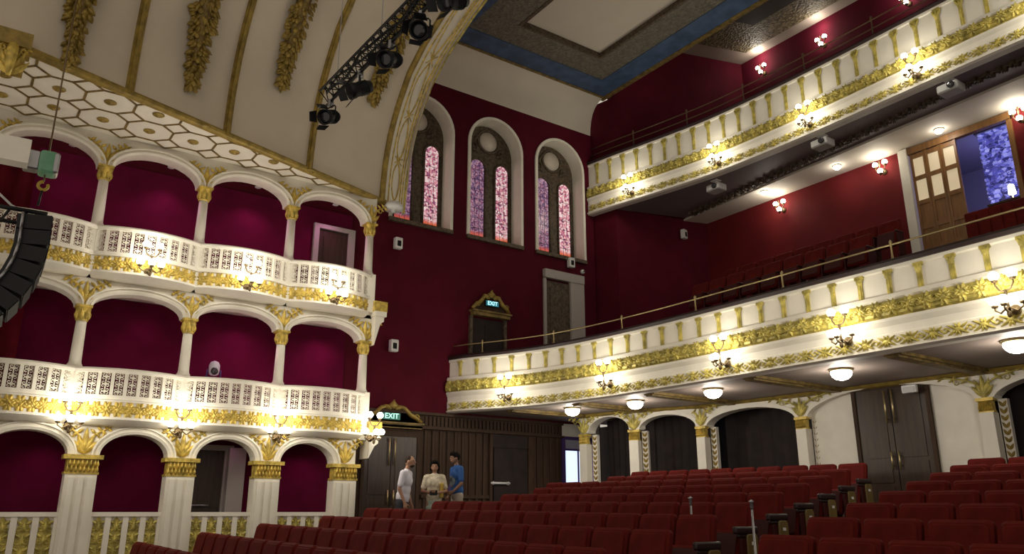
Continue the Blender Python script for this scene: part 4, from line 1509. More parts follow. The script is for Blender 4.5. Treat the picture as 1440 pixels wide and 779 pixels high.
mb = MB(FRW); mb.lathe([(.025, .07), (.022, .1), (.001, .1)], (13.86, 8.06, 0), 10, 2); mb.build('lens', 'lens', t)


# ================================================================== STAINED GLASS WINDOWS
def make_window(n, y0, y1, label):
    root = thing('window_%d' % n, label, 'window', (WX, (y0 + y1) / 2, 8.4)); root['kind'] = 'structure'
    fr = Fr((WX, 0, 0), (0, 1, 0), (1, 0, 0))
    zs, rise, z0 = 11.04, .82, 8.40
    # white reveal and architrave
    mb = MB(fr)
    P = [(y0, z0)] + arch_pts(y0, y1, zs, rise, 20) + [(y1, z0)]
    c = (y0 + y1) / 2
    vs, fs = [], []
    for i, (u, z) in enumerate(P):
        if i in (0, len(P) - 1):
            sg = -1 if i == 0 else 1
            o1 = (u + sg * .07, z)
        else:
            t = pi * (i - 1) / 20
            o1 = (c - ((y1 - y0) / 2 + .07) * cos(t), zs + (rise + .07) * sin(t))
        ui = u + (c - u) * .012; zi = z - (.008 if z > zs else 0)
        vs += [(ui, zi, -.42), (ui, zi, .05), (o1[0], o1[1], .05), (o1[0], o1[1], 0)]
    for i in range(len(P) - 1):
        for k in range(3):
            fs.append((i * 4 + k, (i + 1) * 4 + k, (i + 1) * 4 + k + 1, i * 4 + k + 1))
    mb.add(vs, fs)
    o = mb.build('reveal', 'plaster', root)
    mb = MB(fr); mb.box((y0 - .07, z0 - .10, -.4), (y1 + .07, z0, .08)); mb.build('sill', 'tracery', root)
    # tracery board with its mouldings
    mb = MB(fr)
    n2 = 20
    pts = arch_pts(y0 + .0, y1 - .0, zs, rise, n2)
    mb.poly([(y0, z0, -.46)] + [(u, z, -.46) for u, z in pts] + [(y1, z0, -.46)], (0, 0, .05))
    tr = mb.build('tracery', 'tracery', root); fix_normals(tr)
    mb = MB(fr)
    for u0, u1 in ((y0 + .28, y0 + .70), (y0 + 1.10, y0 + 1.48)):
        a, b = u0 - .05, u1 + .05
        mb.tube([(a, z0 + .05, -.40), (a, 10.55, -.40)] + [(u, z, -.40) for u, z in arch_pts(a, b, 10.55, .26, 10)] + [(b, 10.55, -.40), (b, z0 + .05, -.40)], .035, 6)
    mb.tube([(c + .02 + .33 * cos(k * pi / 12), 11.40 + .33 * sin(k * pi / 12), -.40) for k in range(25)], .04, 6, False)
    for sg in (-1, 1):
        scroll(mb, c + sg * .46, 11.12, -.40, .14, pi / 2, 1.2, .025, sg)
        leaf(mb, c + sg * .3, 11.0, -.40, .3, .12, pi / 2 + sg * -1.0, .04)
        leaf(mb, c + sg * .42, 11.35, -.40, .22, .10, pi / 2 + sg * .5, .04)
    mb.build('tracery_mouldings', 'tracery', tr)
    for k, (u0, u1, m) in enumerate(((y0 + .28, y0 + .70, 'glass_side'), (y0 + 1.10, y0 + 1.48, 'glass'))):
        mb = MB(fr)
        mb.poly([(u0, z0 + .12, -.41)] + [(u, z, -.41) for u, z in arch_pts(u0, u1, 10.55, .24, 10)] + [(u1, z0 + .12, -.41)], (0, 0, .012))
        g = mb.build('stained_glass_light', m, root); fix_normals(g)
        mb = MB(fr)
        for q in range(1, 8):
            z = z0 + .12 + q * .28
            mb.box((u0, z - .004, -.402), (u1, z + .004, -.39))
        for q in (1, 2):
            mb.box((u0 + (u1 - u0) * q / 3 - .003, z0 + .12, -.402), (u0 + (u1 - u0) * q / 3 + .003, 10.6, -.39))
        mb.build('lead_bars', 'black', g)
    mb = MB(fr); mb.lathe([(.28, 0), (.28, .03), (.001, .035)], (c + .02, 11.40, -.42), 24, 2)
    o = mb.build('oculus', 'oculus', root); fix_normals(o)


for n, (a, b, lb) in enumerate(((7.90, 9.53, 'arched stained glass window partly hidden by the vault arch'), (10.10, 11.73, 'arched stained glass window in the middle of three'), (12.30, 13.93, 'arched stained glass window nearest the upper balcony'))):
    make_window(n + 1, a, b, lb)


# ================================================================== CIRCLE REAR: wooden glazed door, opening, foyer
def make_circle_door():
    fr = Fr((0, 17.45, 0), (1, 0, 0), (0, -1, 0))
    root = thing('door_9', 'brown wooden folding door with small lit panes at the circle rear', 'door', (-7.5, 17.45, 6.9)); root['kind'] = 'structure'
    mb = MB(fr); mb.box((-8.80, 6.3, -.05), (-8.60, 9.78, .12)); mb.build('white_jamb', 'plaster', root)
    mb = MB(fr); mb.box((-6.44, 6.3, -.05), (-6.34, 9.78, .06)); mb.box((-8.60, 9.62, -.05), (-6.34, 9.78, .08)); mb.build('frame', 'wood_brown', root)
    x = -8.56
    for k in range(3):
        mb = MB(fr); x1 = x + .345
        mb.box((x, 6.3, 0), (x + .05, 9.62, .05)); mb.box((x1 - .05, 6.3, 0), (x1, 9.62, .05))
        for z in (6.3, 7.25, 7.75, 8.35, 8.95, 9.5):
            mb.box((x + .05, z, 0), (x1 - .05, z + .10, .05))
        mb.box((x + .05, 6.4, 0), (x1 - .05, 8.35, .03))
        lf = mb.build('leaf', 'wood_brown', root)
        mb = MB(fr); mb.box((x + .05, 8.45, .01), (x1 - .05, 8.95, .02)); mb.build('lower_pane', 'warm_pane', lf)
        mb = MB(fr); mb.box((x + .05, 9.05, .01), (x1 - .05, 9.5, .02)); mb.build('upper_pane', 'warm_pane', lf)
        x = x1 + .005
    # foyer beyond
    mb = MB(); mb.box((-9.2, 20.4, 6), (-4.5, 20.6, 10)); mb.box((-9.3, 17.8, 6), (-9.2, 20.6, 10)); mb.box((-4.5, 17.8, 6), (-4.4, 20.6, 10)); mb.box((-9.3, 17.8, 9.95), (-4.4, 20.6, 10.1)); mb.box((-9.3, 17.6, 6.0), (-4.4, 20.6, 6.1))
    o = mb.build('wall_rear', 'foyer'); structure(o)
    ch = thing('crystal_curtain', 'hanging curtain of blue lit crystals seen through the open circle door', 'chandelier', (-6.7, 18.2, 9.9))
    rnd = random.Random(5)
    mb = MB(); mb.box((-7.40, 18.1, 9.86), (-6.66, 18.3, 9.94)); mb.build('ceiling_mount', 'steel', ch)
    for k in range(20):
        mb = MB()
        xx = -7.34 + .62 * k / 19
        zb = rnd.uniform(8.0, 8.5)
        z = 9.86
        mb.tube([(xx, 18.2, 9.86), (xx, 18.2, zb)], .006, 4)
        while z > zb:
            mb.ell((xx + rnd.uniform(-.01, .01), 18.2, z), (.04, .04, .055), 0, 6, 4, 'xyz'); z -= .11
        mb.build('crystal_strand', 'blue_light', ch)
    ld = bpy.data.lights.new('crystal_light', 'POINT'); ld.energy = 26; ld.color = (.40, .40, 1); ld.shadow_soft_size = .3
    lo = bpy.data.objects.new('crystal_light', ld); COL.objects.link(lo); lo.parent = ch; lo.location = (-.3, .6, -.8)
    t = thing('table_lamp', 'small lit white lamp in the open circle doorway', 'lamp', (-6.66, 17.6, 7.86))
    mb = MB(); mb.lathe([(.07, 0), (.07, .02), (.015, .04), (.015, .16)], (-6.66, 17.62, 7.92), 12); mb.build('stem', 'brass', t)
    mb = MB(); mb.lathe([(.07, 0), (.075, .02), (.055, .2), (.05, .21)], (-6.66, 17.62, 8.05), 12); mb.build('lamp_shade', 'globe', t)
    t = thing('cabinet', 'dark low cabinet holding the small lit lamp', 'cabinet', (-6.75, 17.6, 6.9))
    mb = MB(); mb.rbox((-7.1, 17.50, 6.9), (-6.46, 17.8, 7.88), .02, 1); mb.build('body', 'black', t)
    mb = MB(); mb.box((-7.13, 17.48, 7.88), (-6.44, 17.82, 7.92)); mb.build('top', 'wood_dark', t)
    mb = MB(fr := Fr((0, 17.45, 0), (1, 0, 0), (0, -1, 0))); mb.rbox((-7.55, 6.9, .06), (-6.3, 7.80, .16), .03, 2)
    for k in range(5):
        mb.box((-7.5 + .25 * k, 6.95, .16), (-7.3 + .25 * k, 7.72, .18))
    o = mb.build('red_barrier', 'seat_red'); tag(o, 'low red upholstered barrier across the open circle doorway', 'barrier')


make_circle_door()

# ================================================================== RIGGING
def make_truss():
    root = thing('lighting_truss', 'black lighting truss hanging across the front of the vault', 'truss', (-9, 4, 7.5))
    A, B = Vector((-10.72, 4.0, 7.78)), Vector((-4.4, 4.0, 7.62))
    d = (B - A).normalized(); s = Vector((0, 1, 0)); u = s.cross(d).normalized()
    if u.z < 0:
        u = -u
    offs = [s * .12 + u * .1, s * -.12 + u * .1, u * -.12]
    for o in offs:
        mb = MB(); mb.tube([A + o, B + o], .020, 7); mb.build('chord', 'black', root)
    mb = MB()
    n = 30
    for i in range(n):
        p, q, r = A.lerp(B, i / n), A.lerp(B, (i + .5) / n), A.lerp(B, (i + 1) / n)
        for o in (0, 1):
            mb.tube([p + offs[o], q + offs[2], r + offs[o]], .010, 5)
        mb.tube([p + offs[0], q + offs[1], r + offs[0]], .010, 5)
    mb.build('lacing', 'black', root)
    mb = MB()
    mb.tube([A.lerp(B, q / 20) + u * (.13 + .03 * sin(q * 2.1)) + s * .05 * sin(q) for q in range(21)], .022, 6)
    mb.tube([A.lerp(B, q / 20) + u * (.10 + .03 * sin(q * 1.3)) - s * .06 * sin(q * .8) for q in range(21)], .018, 6)
    mb.build('cable_bundle', 'black', root)
    for q, m in ((.06, 'steel'), (.30, 'steel'), (.55, 'steel')):
        mb = MB(); p = A.lerp(B, q); mb.tube([p + u * .1, (p.x, p.y, 11.2)], .006, 5); mb.build('hanging_wire', m, root)
    return A, B, d, s, u


A, B, TD, TS, TU = make_truss()
sl = None
names = ['at the low end of the truss', 'second along from the low end of the truss', 'third along from the low end of the truss', 'fourth along from the low end of the truss', 'fifth along from the low end of the truss']
for k, q in enumerate((.03, .20, .355, .485, .61)):
    p = A.lerp(B, q)
    lb = 'black stage spotlight clamped ' + names[k]
    if sl is None:
        sl = thing('stage_spotlight', lb, 'stage light', (0, 0, 0), 'stage spotlights on the truss', True)
        mb = MB(); mb.rbox((-.03, -.05, -.20), (.03, .05, -.05), .01, 0); mb.lathe([(.05, -.03), (.05, .03)], (0, 0, -.12), 10, 0); mb.build('clamp', 'steel', sl)
        mb = MB(); mb.tube([(-.15, 0, -.40), (-.15, 0, -.24), (-.12, 0, -.20), (.12, 0, -.20), (.15, 0, -.24), (.15, 0, -.40)], .014, 6); mb.build('yoke', 'black', sl)
        fr = Fr((0, 0, -.40), (1, 0, 0), Vector((.25, -.85, -.45)).normalized(), Vector((0, .45, .85)))
        fr.u = fr.v.cross(fr.w).normalized(); fr.v = fr.w.cross(fr.u)
        mb = MB(fr); mb.lathe([(.03, -.24), (.10, -.22), (.125, -.1), (.125, .06), (.14, .10), (.15, .20), (.13, .20), (.12, .12)], (0, 0, 0), 14, 2)
        for i in range(4):
            mb.lathe([(.13, -.14 + i * .04), (.135, -.13 + i * .04)], (0, 0, 0), 14, 2)
        mb.build('lamp_housing', 'black', sl)
        mb = MB(fr); mb.lathe([(.12, .13), (.08, .15), (.001, .155)], (0, 0, 0), 14, 2); mb.build('lens', 'lens', sl)
        mb = MB(fr)
        for a in (0, 1, 2, 3):
            an = a * pi / 2
            cx, cy = .15 * cos(an), .15 * sin(an)
            tx, ty = -sin(an) * .11, cos(an) * .11
            mb.poly([(cx - tx, cy - ty, .2), (cx + tx, cy + ty, .2), (cx * 1.5 + tx * .8, cy * 1.5 + ty * .8, .32), (cx * 1.5 - tx * .8, cy * 1.5 - ty * .8, .32)], (cx * .05, cy * .05, 0))
        mb.build('barn_doors', 'black', sl)
        o = sl
    else:
        o = copy_tree(sl); o['label'] = lb
    o.location = p - TU * .06
    o.scale = (.82, .82, .82)
    o.rotation_euler = (0, 0, (.3, -.5, .2, .6, -.2)[k])


def make_line_array():
    R = Vector((.042, .999, 0)); Dp = Vector((-.999, .042, 0))     # along the boxes and towards them
    base = Vector((-12.19, .51, 5.43)) + R * -.02
    root = thing('line_array_speaker', 'black curved line array speaker hanging in front of the boxes by the stage', 'speaker', base)
    p = base + R * -.02; ang = radians(-90)
    hts = .215
    for k in range(8):
        a0 = radians(-88 - max(0, k - 1) * 9.0)
        d = R * cos(a0) + Vector((0, 0, 1)) * sin(a0)
        n = R * -sin(a0) + Vector((0, 0, 1)) * cos(a0)      # to the front (right of the picture)
        if n.dot(R) < 0:
            n = -n
        q = p + d * hts
        f0, f1 = n * .24, n * -.20
        hw = Dp * .42
        g = d * .008
        vs = [p + g + f0 - hw, q - g + f0 - hw, q - g + f1 * .8 - hw * .8, p + g + f1 * .8 - hw * .8, p + g + f0 + hw, q - g + f0 + hw, q - g + f1 * .8 + hw * .8, p + g + f1 * .8 + hw * .8]
        mb = MB(); mb.add(vs, [(0, 1, 2, 3), (4, 7, 6, 5), (0, 4, 5, 1), (1, 5, 6, 2), (2, 6, 7, 3), (3, 7, 4, 0)])
        o = mb.build('speaker_module', 'black', root); fix_normals(o)
        mb = MB(); e = n * .012
        a, b = p + g * 2 + f0 + e, q - g * 2 + f0 + e
        mb.add([a - hw * .95, b - hw * .95, b + hw * .95, a + hw * .95, a - hw * .95 - e, b - hw * .95 - e, b + hw * .95 - e, a + hw * .95 - e], [(0, 1, 2, 3), (4, 7, 6, 5), (0, 4, 5, 1), (1, 5, 6, 2), (2, 6, 7, 3), (3, 7, 4, 0)])
        gg = mb.build('grille', 'black_grille', o); fix_normals(gg)
        mb = MB(); r = p + f1 * .5 - hw * .92; mb.tube([r, q + f1 * .5 - hw * .92], .02, 6); mb.build('rigging_link', 'steel', o)
        p = q
    top = base + R * -.02
    mb = MB()
    for sg in (-1, 1):
        mb.tube([top + R * .18 + Dp * .3 * sg + Vector((0, 0, .05)), top - R * .75 + Dp * .3 * sg + Vector((0, 0, .05))], .03, 6)
    for k in range(5):
        mb.tube([top + R * (.15 - .2 * k) - Dp * .3 + Vector((0, 0, .05)), top + R * (.05 - .2 * k) + Dp * .3 + Vector((0, 0, .05))], .02, 6)
    mb.build('bumper_frame', 'black', root)
    # chain hoist
    hb = Vector((-12.19, .51, 6.30)) + R * .03
    t = thing('chain_hoist', 'green and silver chain hoist with yellow hook above the line array', 'hoist', hb)
    fr = Fr(hb, R, -Dp)
    mb = MB(fr); mb.rbox((-.10, -.16, -.12), (.13, .17, .14), .05, 2); mb.build('motor_body', 'hoist', t)
    mb = MB(fr); mb.rbox((.06, -.15, -.125), (.15, .16, .145), .04, 2); mb.rbox((-.28, -.13, -.10), (-.09, .15, .10), .03, 2); mb.build('end_cover', 'steel', t)
    mb = MB(fr); mb.tube([(0, -.15, 0), (0, -.26, 0)], .012, 6); mb.tube([(0, .16, 0), (0, 3.85, 0)], .012, 6); mb.build('chain', 'bronze', t)
    mb = MB(fr); mb.tube([(.0 + .06 * cos(a), -.32 + .06 * sin(a), 0) for a in [radians(90 + 300 * i / 12) for i in range(13)]], .022, 7); mb.build('hook', 'yellow', t)
    mb = MB(fr); mb.tube([(0, -.36, 0), (-.02, -.62, 0)], .015, 6); mb.build('sling', 'black', t)
    mb = MB(fr); mb.box((-3.0, -.19, .25), (-.22, .14, .45)); mb.box((-3.0, -.21, .24), (-.22, -.17, .47)); o = mb.build('rigging_beam', 'plaster'); tag(o, 'cream horizontal beam beside the chain hoist at the left picture edge', 'beam')
    mb = MB(fr); mb.tube([(-.62, -.16, .05), (-.60, -.35, .05), (-.50, -.55, .05), (-.32, -.70, .05), (-.1, -.78, .05)], .016, 6); o = mb.build('cable', 'projector'); tag(o, 'pale cable drooping from the cream beam to the line array', 'cable')


make_line_array()


# ================================================================== SEATS
def make_seat():
    root = thing('theatre_seat', 'x', 'seat', (0, 0, 0), None, True)
    mb = MB(Fr((0, .02, .34), (1, 0, 0), Vector((0, -.97, .20)), Vector((0, .20, .97))))
    mb.fr.u = Vector((1, 0, 0))
    mb.rbox((-.255, 0, -.05), (.255, .61, .05), .045, 2)
    b = mb.build('backrest', 'seat_red', root); fix_normals(b)
    mb = MB(mb.fr); mb.rbox((-.235, .03, .04), (.235, .57, .068), .05, 2); c = mb.build('back_cushion', 'seat_red', b); fix_normals(c)
    mb = MB(Fr((0, -.10, .36), (1, 0, 0), Vector((0, -.95, .30)), Vector((0, .30, .95))))
    mb.rbox((-.23, -.12, -.045), (.23, .28, .06), .05, 2)
    s = mb.build('tip_up_seat', 'seat_red', root); fix_normals(s)
    mb = MB(mb.fr); mb.rbox((-.20, -.09, .06), (.20, .24, .075), .03, 2); k = mb.build('seat_underside', 'seat_under', s); fix_normals(k)
    mb = MB(); mb.rbox((.262, -.16, .02), (.298, .10, .56), .03, 0); mb.box((.255, -.18, -.05), (.287, .06, .04)); a = mb.build('side_standard', 'seat_under', root); fix_normals(a)
    mb = MB(); mb.rbox((.258, -.20, .56), (.302, .10, .60), .018, 1); a2 = mb.build('armrest', 'arm', root); fix_normals(a2)
    return root


def add_end(root, sg):
    x = .292 * sg
    mb = MB(); mb.rbox((min(x, x + .03 * sg), -.08, -.05), (max(x, x + .03 * sg), .10, .60), .04, 0); o = mb.build('end_panel', 'ochre', root); fix_normals(o)
    mb = MB(); mb.rbox((x - .03, -.26, .60), (x + .03, .12, .68), .025, 1); o = mb.build('end_armrest', 'arm', root); fix_normals(o)
    mb = MB(); mb.cbox((x + .034 * sg, .01, .50), (.008, .05, .035)); o = mb.build('number_plate', 'white', root); fix_normals(o)
    return root


seat = make_seat()
seat_end_r = add_end(copy_tree(seat), 1)
seat_end_l = add_end(copy_tree(seat), -1)
ORG[seat_end_r.name] = Vector((0, 0, 0)); ORG[seat_end_l.name] = Vector((0, 0, 0))
PITCH_SEAT = .56
first_used = {id(seat): False, id(seat_end_r): False, id(seat_end_l): False}


def place_seat(src, x, y, z, lb, group, rzz=0.0):
    if not first_used[id(src)]:
        first_used[id(src)] = True
        o = src
    else:
        o = copy_tree(src)
    o.location = (x, y, z); o.rotation_euler = (0, 0, rzz)
    o['label'] = lb; o['group'] = group


ROWS = [2.62 + .97 * k for k in range(11)]
nrow = len(ROWS)
for k, y in enumerate(ROWS):
    rown = ORD[nrow - k]
    rowname = '%s row from the rear' % rown if nrow - k > 1 else 'rearmost row'
    # block towards the boxes
    xr = -5.6 - .31 * (y - 6) if y > 5 else -5.3
    left_lim = -14.35 if y < 7 else (-13.4 if y < 8 else (-12.95 if y < 9 else (-13.3 if y < 10 else (-13.9 if y < 11 else -13.3))))
    i = 0
    while True:
        x = xr - .28 - PITCH_SEAT * i
        if x - .28 < left_lim:
            break
        if x > -.62 * (y - .9):
            i += 1
            continue
        i += 1
        place_seat(seat_end_r if i == 1 else seat, x, y, zfloor(x, y), 'red seat left of the aisle, %s, %s seat from the aisle' % (rowname, ORD[i]), 'red stalls seats left of the aisle')
    # block to the right of the aisle
    xl = -4.6 - .22 * (y - 6)
    if y < 4.4:
        continue
    for i in range(9):
        x = xl + .28 + PITCH_SEAT * i
        if x > -.36 * y + .5 or x > -1.0:
            break
        place_seat(seat_end_l if i == 0 else seat, x, y, zfloor(x, y), 'red seat right of the aisle, %s, %s seat from the aisle' % (rowname, ORD[i + 1]), 'red stalls seats right of the aisle')
# circle seats seen over the lower balcony rail
for r, (y, zt) in enumerate(((15.2, 7.25), (16.45, 7.86))):
    for i in range(9):
        x = -13.3 + .56 * i
        place_seat(seat, x, y, zt - .93, 'red seat by the circle wall, %s row, %s from the corner' % ('front' if r == 0 else 'back', ORD[i + 1]), 'red seats in the dress circle')

# two small posts standing in the aisle
for (x, y, zt), lb in (((-6.38, 6.92, 1.79), 'thin post with a shiny top beside the aisle seats, left of two'), ((-5.57, 6.95, 1.745), 'thin pale post with a round cap by the aisle, right of two')):
    z0 = zfloor(x, y)
    t = thing('aisle_post', lb, 'post', (x, y, z0))
    mb = MB(); mb.lathe([(.13, 0), (.13, .02), (.03, .04), (.014, .06), (.011, zt - z0 - .12)], (x, y, z0), 12); mb.build('stand', 'steel', t)
    mb = MB(); mb.lathe([(.011, 0), (.018, .02), (.018, .07), (.03, .08), (.001, .10)], (x, y, zt - .12), 12); mb.build('cap', 'steel', t)


# ================================================================== PEOPLE
class Blob:
    """Tapered capsules and ellipsoids merged into one skin by a voxel remesh."""
    def __init__(s):
        s.mb = MB()

    def cap(s, a, b, ra, rb, n=12, flat=1.0):
        a, b = Vector(a), Vector(b)
        d = (b - a)
        L = d.length
        t = d.normalized()
        pts, rad = [], []
        for i in range(5):
            an = pi / 2 * (1 - i / 4)
            pts.append(a - t * ra * sin(an)); rad.append(max(.001, ra * cos(an)))
        for i in range(1, 5):
            an = pi / 2 * i / 4
            pts.append(b + t * rb * sin(an)); rad.append(max(.001, rb * cos(an)))
        # insert joint circles
        s.mb.tube(pts, rad, n)

    def ell(s, c, r):
        s.mb.ell(c, r, 0, 14, 10, 'xyz')

    def build(s, name, m, parent, vox=.012):
        o = s.mb.build(name, m, parent)
        fix_normals(o)
        r = o.modifiers.new('merge', 'REMESH'); r.mode = 'VOXEL'; r.voxel_size = vox; r.use_smooth_shade = True
        sm = o.modifiers.new('smooth', 'SMOOTH'); sm.factor = .5; sm.iterations = 3
        return o


def hand(bl, wrist, d, palm_n, k=1.0):
    """Palm, four bent fingers and a thumb; d points from wrist to fingertips, palm_n out of the palm."""
    d = Vector(d).normalized(); n = Vector(palm_n); n = (n - d * n.dot(d)).normalized(); s = d.cross(n)
    w = Vector(wrist)
    c = w + d * .05 * k
    bl.cap(w, w + d * .085 * k + s * .018, .024 * k, .022 * k); bl.cap(w, w + d * .085 * k - s * .018, .024 * k, .022 * k)
    for i, (o, L) in enumerate(((.030, .062), (.011, .074), (-.009, .070), (-.028, .054))):
        b = w + d * .095 * k + s * o * k
        m = b + d * L * .5 * k + n * .008
        e = m + d * L * .38 * k + n * .028
        bl.cap(b, m, .0095 * k, .009 * k, 8); bl.cap(m, e, .009 * k, .0078 * k, 8)
    b = w + d * .03 * k + s * .030 * k
    m = b + d * .035 * k + s * .028 * k + n * .012
    bl.cap(b, m, .013 * k, .011 * k, 8); bl.cap(m, m + d * .032 * k + n * .012 + s * .004, .011 * k, .009 * k, 8)


def person(label, loc, face, H, female, arms, lean, skin, top, legs_m, hair_m, hair, extra=None):
    """Local: +Y is forward, +X the person's right side's left... (x to the person's right)."""
    k = H / 1.75
    root = thing('person', label, 'person', (0, 0, 0), None, True)
    sh = (.175 if female else .205) * k
    hipw = .10 * k
    P = lambda x, y, z: Vector((x, y + lean * max(0, (z - .9 * k)) / (.8 * k), z))
    hz, kz, az = .92 * k, .50 * k, .085 * k
    body = Blob()
    for sg in (-1, 1):
        hp, kn, an = Vector((hipw * sg * .9, 0, hz)), Vector((hipw * sg * 1.05, .02, kz)), Vector((hipw * sg * 1.1, -.02, az))
        body.cap(hp, kn, .083 * k, .055 * k); body.cap(kn, an, .055 * k, .036 * k)
        body.cap(an + Vector((0, -.03, -.04)), an + Vector((0, .15, -.05)), .036 * k, .03 * k)
    body.ell(P(0, 0, .95 * k), (.155 * k, .105 * k, .12 * k)); body.ell(P(0, 0, 1.12 * k), (.14 * k, .095 * k, .16 * k)); body.ell(P(0, .005, 1.30 * k), (.165 * k, .11 * k, .15 * k))
    body.cap(P(-sh * .82, 0, 1.42 * k), P(sh * .82, 0, 1.42 * k), .06 * k, .06 * k)
    body.cap(P(0, -.01, 1.44 * k), P(0, .015, 1.56 * k), .052 * k, .048 * k)
    hc = P(0, .035, 1.645 * k)
    body.ell(hc, (.074 * k, .092 * k, .108 * k)); body.ell(hc + Vector((0, .02, -.05 * k)), (.056 * k, .068 * k, .06 * k))
    body.cap(hc + Vector((0, .085, .005)) * 1.0, hc + Vector((0, .112 * k, -.022 * k)), .011 * k, .014 * k, 8)       # nose
    body.cap(hc + Vector((-.02, .088 * k, -.055 * k)), hc + Vector((.02, .088 * k, -.055 * k)), .009, .009, 8)        # lips
    for sg in (-1, 1):
        body.ell(hc + Vector((.076 * k * sg, -.005, -.01)), (.012, .026, .034))                                     # ears
        body.cap(hc + Vector((.016 * sg, .086 * k, .028 * k)), hc + Vector((.048 * sg, .074 * k, .03 * k)), .010, .008, 8)   # brows
    sleeves = []
    for sg, (el, wr, hd, pn) in zip((-1, 1), arms):
        s0 = P(sh * sg, 0, 1.42 * k)
        e, w = Vector(el) * k, Vector(wr) * k
        body.cap(s0, e, .047 * k, .038 * k); body.cap(e, w, .038 * k, .026 * k)
        hand(body, w, hd, pn, k)
        sleeves.append((s0, e))
    b = body.build('body', skin, root, .009)
    # eyes
    mb = MB()
    for sg in (-1, 1):
        mb.ell(hc + Vector((.032 * k * sg, .083 * k, .008 * k)), (.012, .008, .009), 0, 8, 6, 'xyz')
    mb.build('eyes', 'lens', root)
    # clothing
    t = Blob()
    t.ell(P(0, 0, 1.00 * k), (.172 * k, .128 * k, .16 * k)); t.ell(P(0, 0, 1.14 * k), (.165 * k, .125 * k, .18 * k)); t.ell(P(0, .005, 1.30 * k), (.185 * k, .13 * k, .165 * k))
    t.cap(P(-sh * .84, 0, 1.42 * k), P(sh * .84, 0, 1.42 * k), .075 * k, .075 * k)
    t.cap(P(0, -.01, 1.42 * k), P(0, 0, 1.475 * k), .075 * k, .062 * k)
    for s0, e in sleeves:
        t.cap(s0, s0.lerp(e, .72), .066 * k, .062 * k)
    t.build('top', top, root, .014)
    l = Blob()
    if female:
        for i in range(4):
            l.ell((0, 0, (.92 - .12 * i) * k), ((.165 + .012 * i) * k, (.125 + .012 * i) * k, .12 * k))
    else:
        l.ell((0, 0, .93 * k), (.165 * k, .118 * k, .12 * k))
        for sg in (-1, 1):
            hp, kn, an = Vector((hipw * sg * .9, 0, hz - .02)), Vector((hipw * sg * 1.05, .02, kz)), Vector((hipw * sg * 1.1, -.02, az + .02))
            l.cap(hp, kn, .096 * k, .07 * k); l.cap(kn, an, .07 * k, .055 * k)
    l.build('skirt' if female else 'trousers', legs_m, root, .014)
    sh_ = Blob()
    for sg in (-1, 1):
        a = Vector((hipw * sg * 1.1, -.06, .045)); sh_.cap(a, a + Vector((0, .2, -.005)), .042, .038)
    sh_.build('shoes', 'leather', root, .012)
    h = Blob()
    if hair == 'short':
        h.ell(hc + Vector((0, -.020, .024 * k)), (.079 * k, .086 * k, .092 * k))
    elif hair == 'full':
        h.ell(hc + Vector((0, -.02, .030 * k)), (.090 * k, .098 * k, .102 * k)); h.ell(hc + Vector((0, .035, .078 * k)), (.075 * k, .075 * k, .052 * k))
    else:
        h.ell(hc + Vector((0, -.022, .036 * k)), (.098 * k, .100 * k, .108 * k)); h.ell(hc + Vector((0, .03, .085 * k)), (.078 * k, .08 * k, .05 * k)); h.ell(hc + Vector((0, -.07, -.06 * k)), (.075 * k, .05 * k, .12 * k))
        for sg in (-1, 1):
            h.cap(hc + Vector((.07 * sg, .0, .05)), hc + Vector((.082 * sg, -.01, -.06)), .03, .022)
    h.build('hair', hair_m, root, .010)
    if extra:
        extra(root, P, k, hc)
    root.location = loc
    root.rotation_euler = (0, 0, atan2(face[1], face[0]) - pi / 2)
    return root


RT = Vector((cos(AZ), sin(AZ), 0)); AW = Vector((-sin(AZ), cos(AZ), 0))


def beard(root, P, k, hc):
    b = Blob(); b.ell(hc + Vector((0, .038, -.078 * k)), (.050 * k, .055 * k, .038 * k)); b.build('beard', 'hair_grey', root, .01)


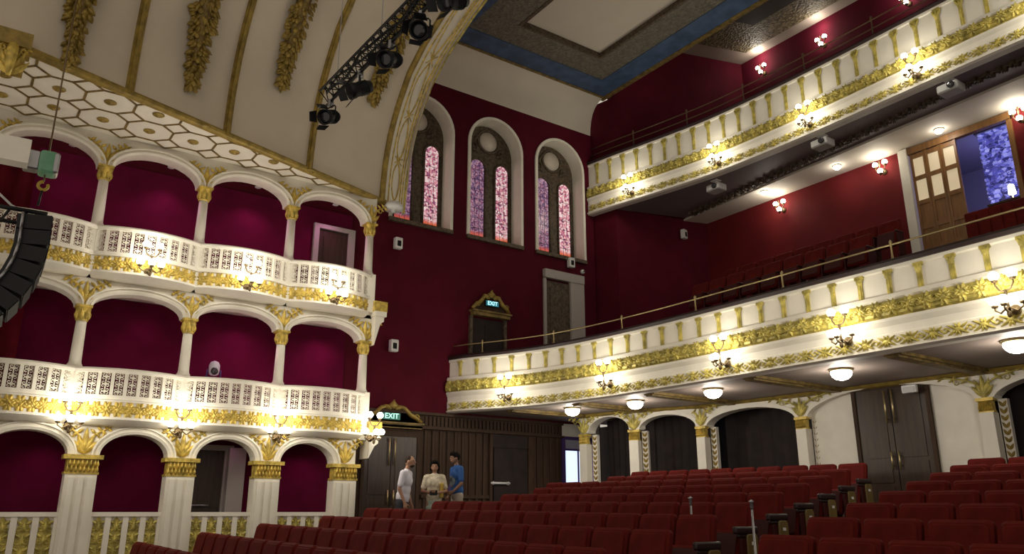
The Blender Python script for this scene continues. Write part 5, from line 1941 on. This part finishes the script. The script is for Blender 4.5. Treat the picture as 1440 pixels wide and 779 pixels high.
def woman_extra(root, P, k, hc):
    mb = MB(); mb.rbox((-.075, .30 * k, 1.045 * k), (.075, .32 * k, 1.15 * k), .01, 1); o = mb.build('phone', 'black', root); o['label'] = 'dark phone held at the waist'
    mb = MB(); mb.rbox((-.20 * k, .05, 1.00 * k), (-.13 * k, .15, 1.30 * k), .02, 0); o = mb.build('shoulder_bag', 'yellow', root)


def man_extra(root, P, k, hc):
    b = Blob(); b.ell(P(0, .06, 1.22 * k), (.13 * k, .082 * k, .22 * k)); b.build('shirt_front', 'shirt_panel', root, .014)
    mb = MB(); mb.rbox((.17 * k, -.16, .93 * k), (.25 * k, .10, 1.14 * k), .04, 0); o = mb.build('shoulder_bag', 'purple', root)


p1 = Vector((-14.10, 7.34, 0)); p1.z = zfloor(p1.x, p1.y)
person('man in loose white shirt and dark trousers, head bowed, facing the woman', p1, (RT * .97 + AW * -.15)[:2], 1.80, False,
       [((-.27, .02, 1.14), (-.25, .10, .90), (0, .25, -1), (1, 0, 0)), ((.27, .02, 1.14), (.25, .12, .90), (0, .25, -1), (-1, 0, 0))], .10,
       'skin', 'shirt_white', 'trouser_dark', 'hair_grey', 'short', beard)
p2 = Vector((-14.12, 8.05, 0)); p2.z = zfloor(p2.x, p2.y) 
person('woman in cream print blouse and pale green skirt holding a dark phone', p2, (AW * -1 + RT * .05)[:2], 1.62, True,
       [((-.25, .03, 1.14), (-.09, .26, 1.10), (.9, .35, .1), (0, -.3, 1)), ((.25, .03, 1.14), (.09, .26, 1.10), (-.9, .35, .1), (0, -.3, 1))], .02,
       'skin', 'blouse', 'skirt', 'hair', 'long', woman_extra)
p3 = Vector((-14.16, 8.60, 0)); p3.z = zfloor(p3.x, p3.y)
person('man in blue shirt with beige trousers and purple bag, facing left', p3, (RT * -.9 + AW * -.45)[:2], 1.74, False,
       [((-.26, .02, 1.13), (-.22, .18, .98), (.2, .8, -.3), (1, 0, 0)), ((.27, -.02, 1.13), (.25, .08, .90), (0, .25, -1), (-1, 0, 0))], .03,
       'skin2', 'shirt_blue', 'khaki', 'hair', 'full', man_extra)
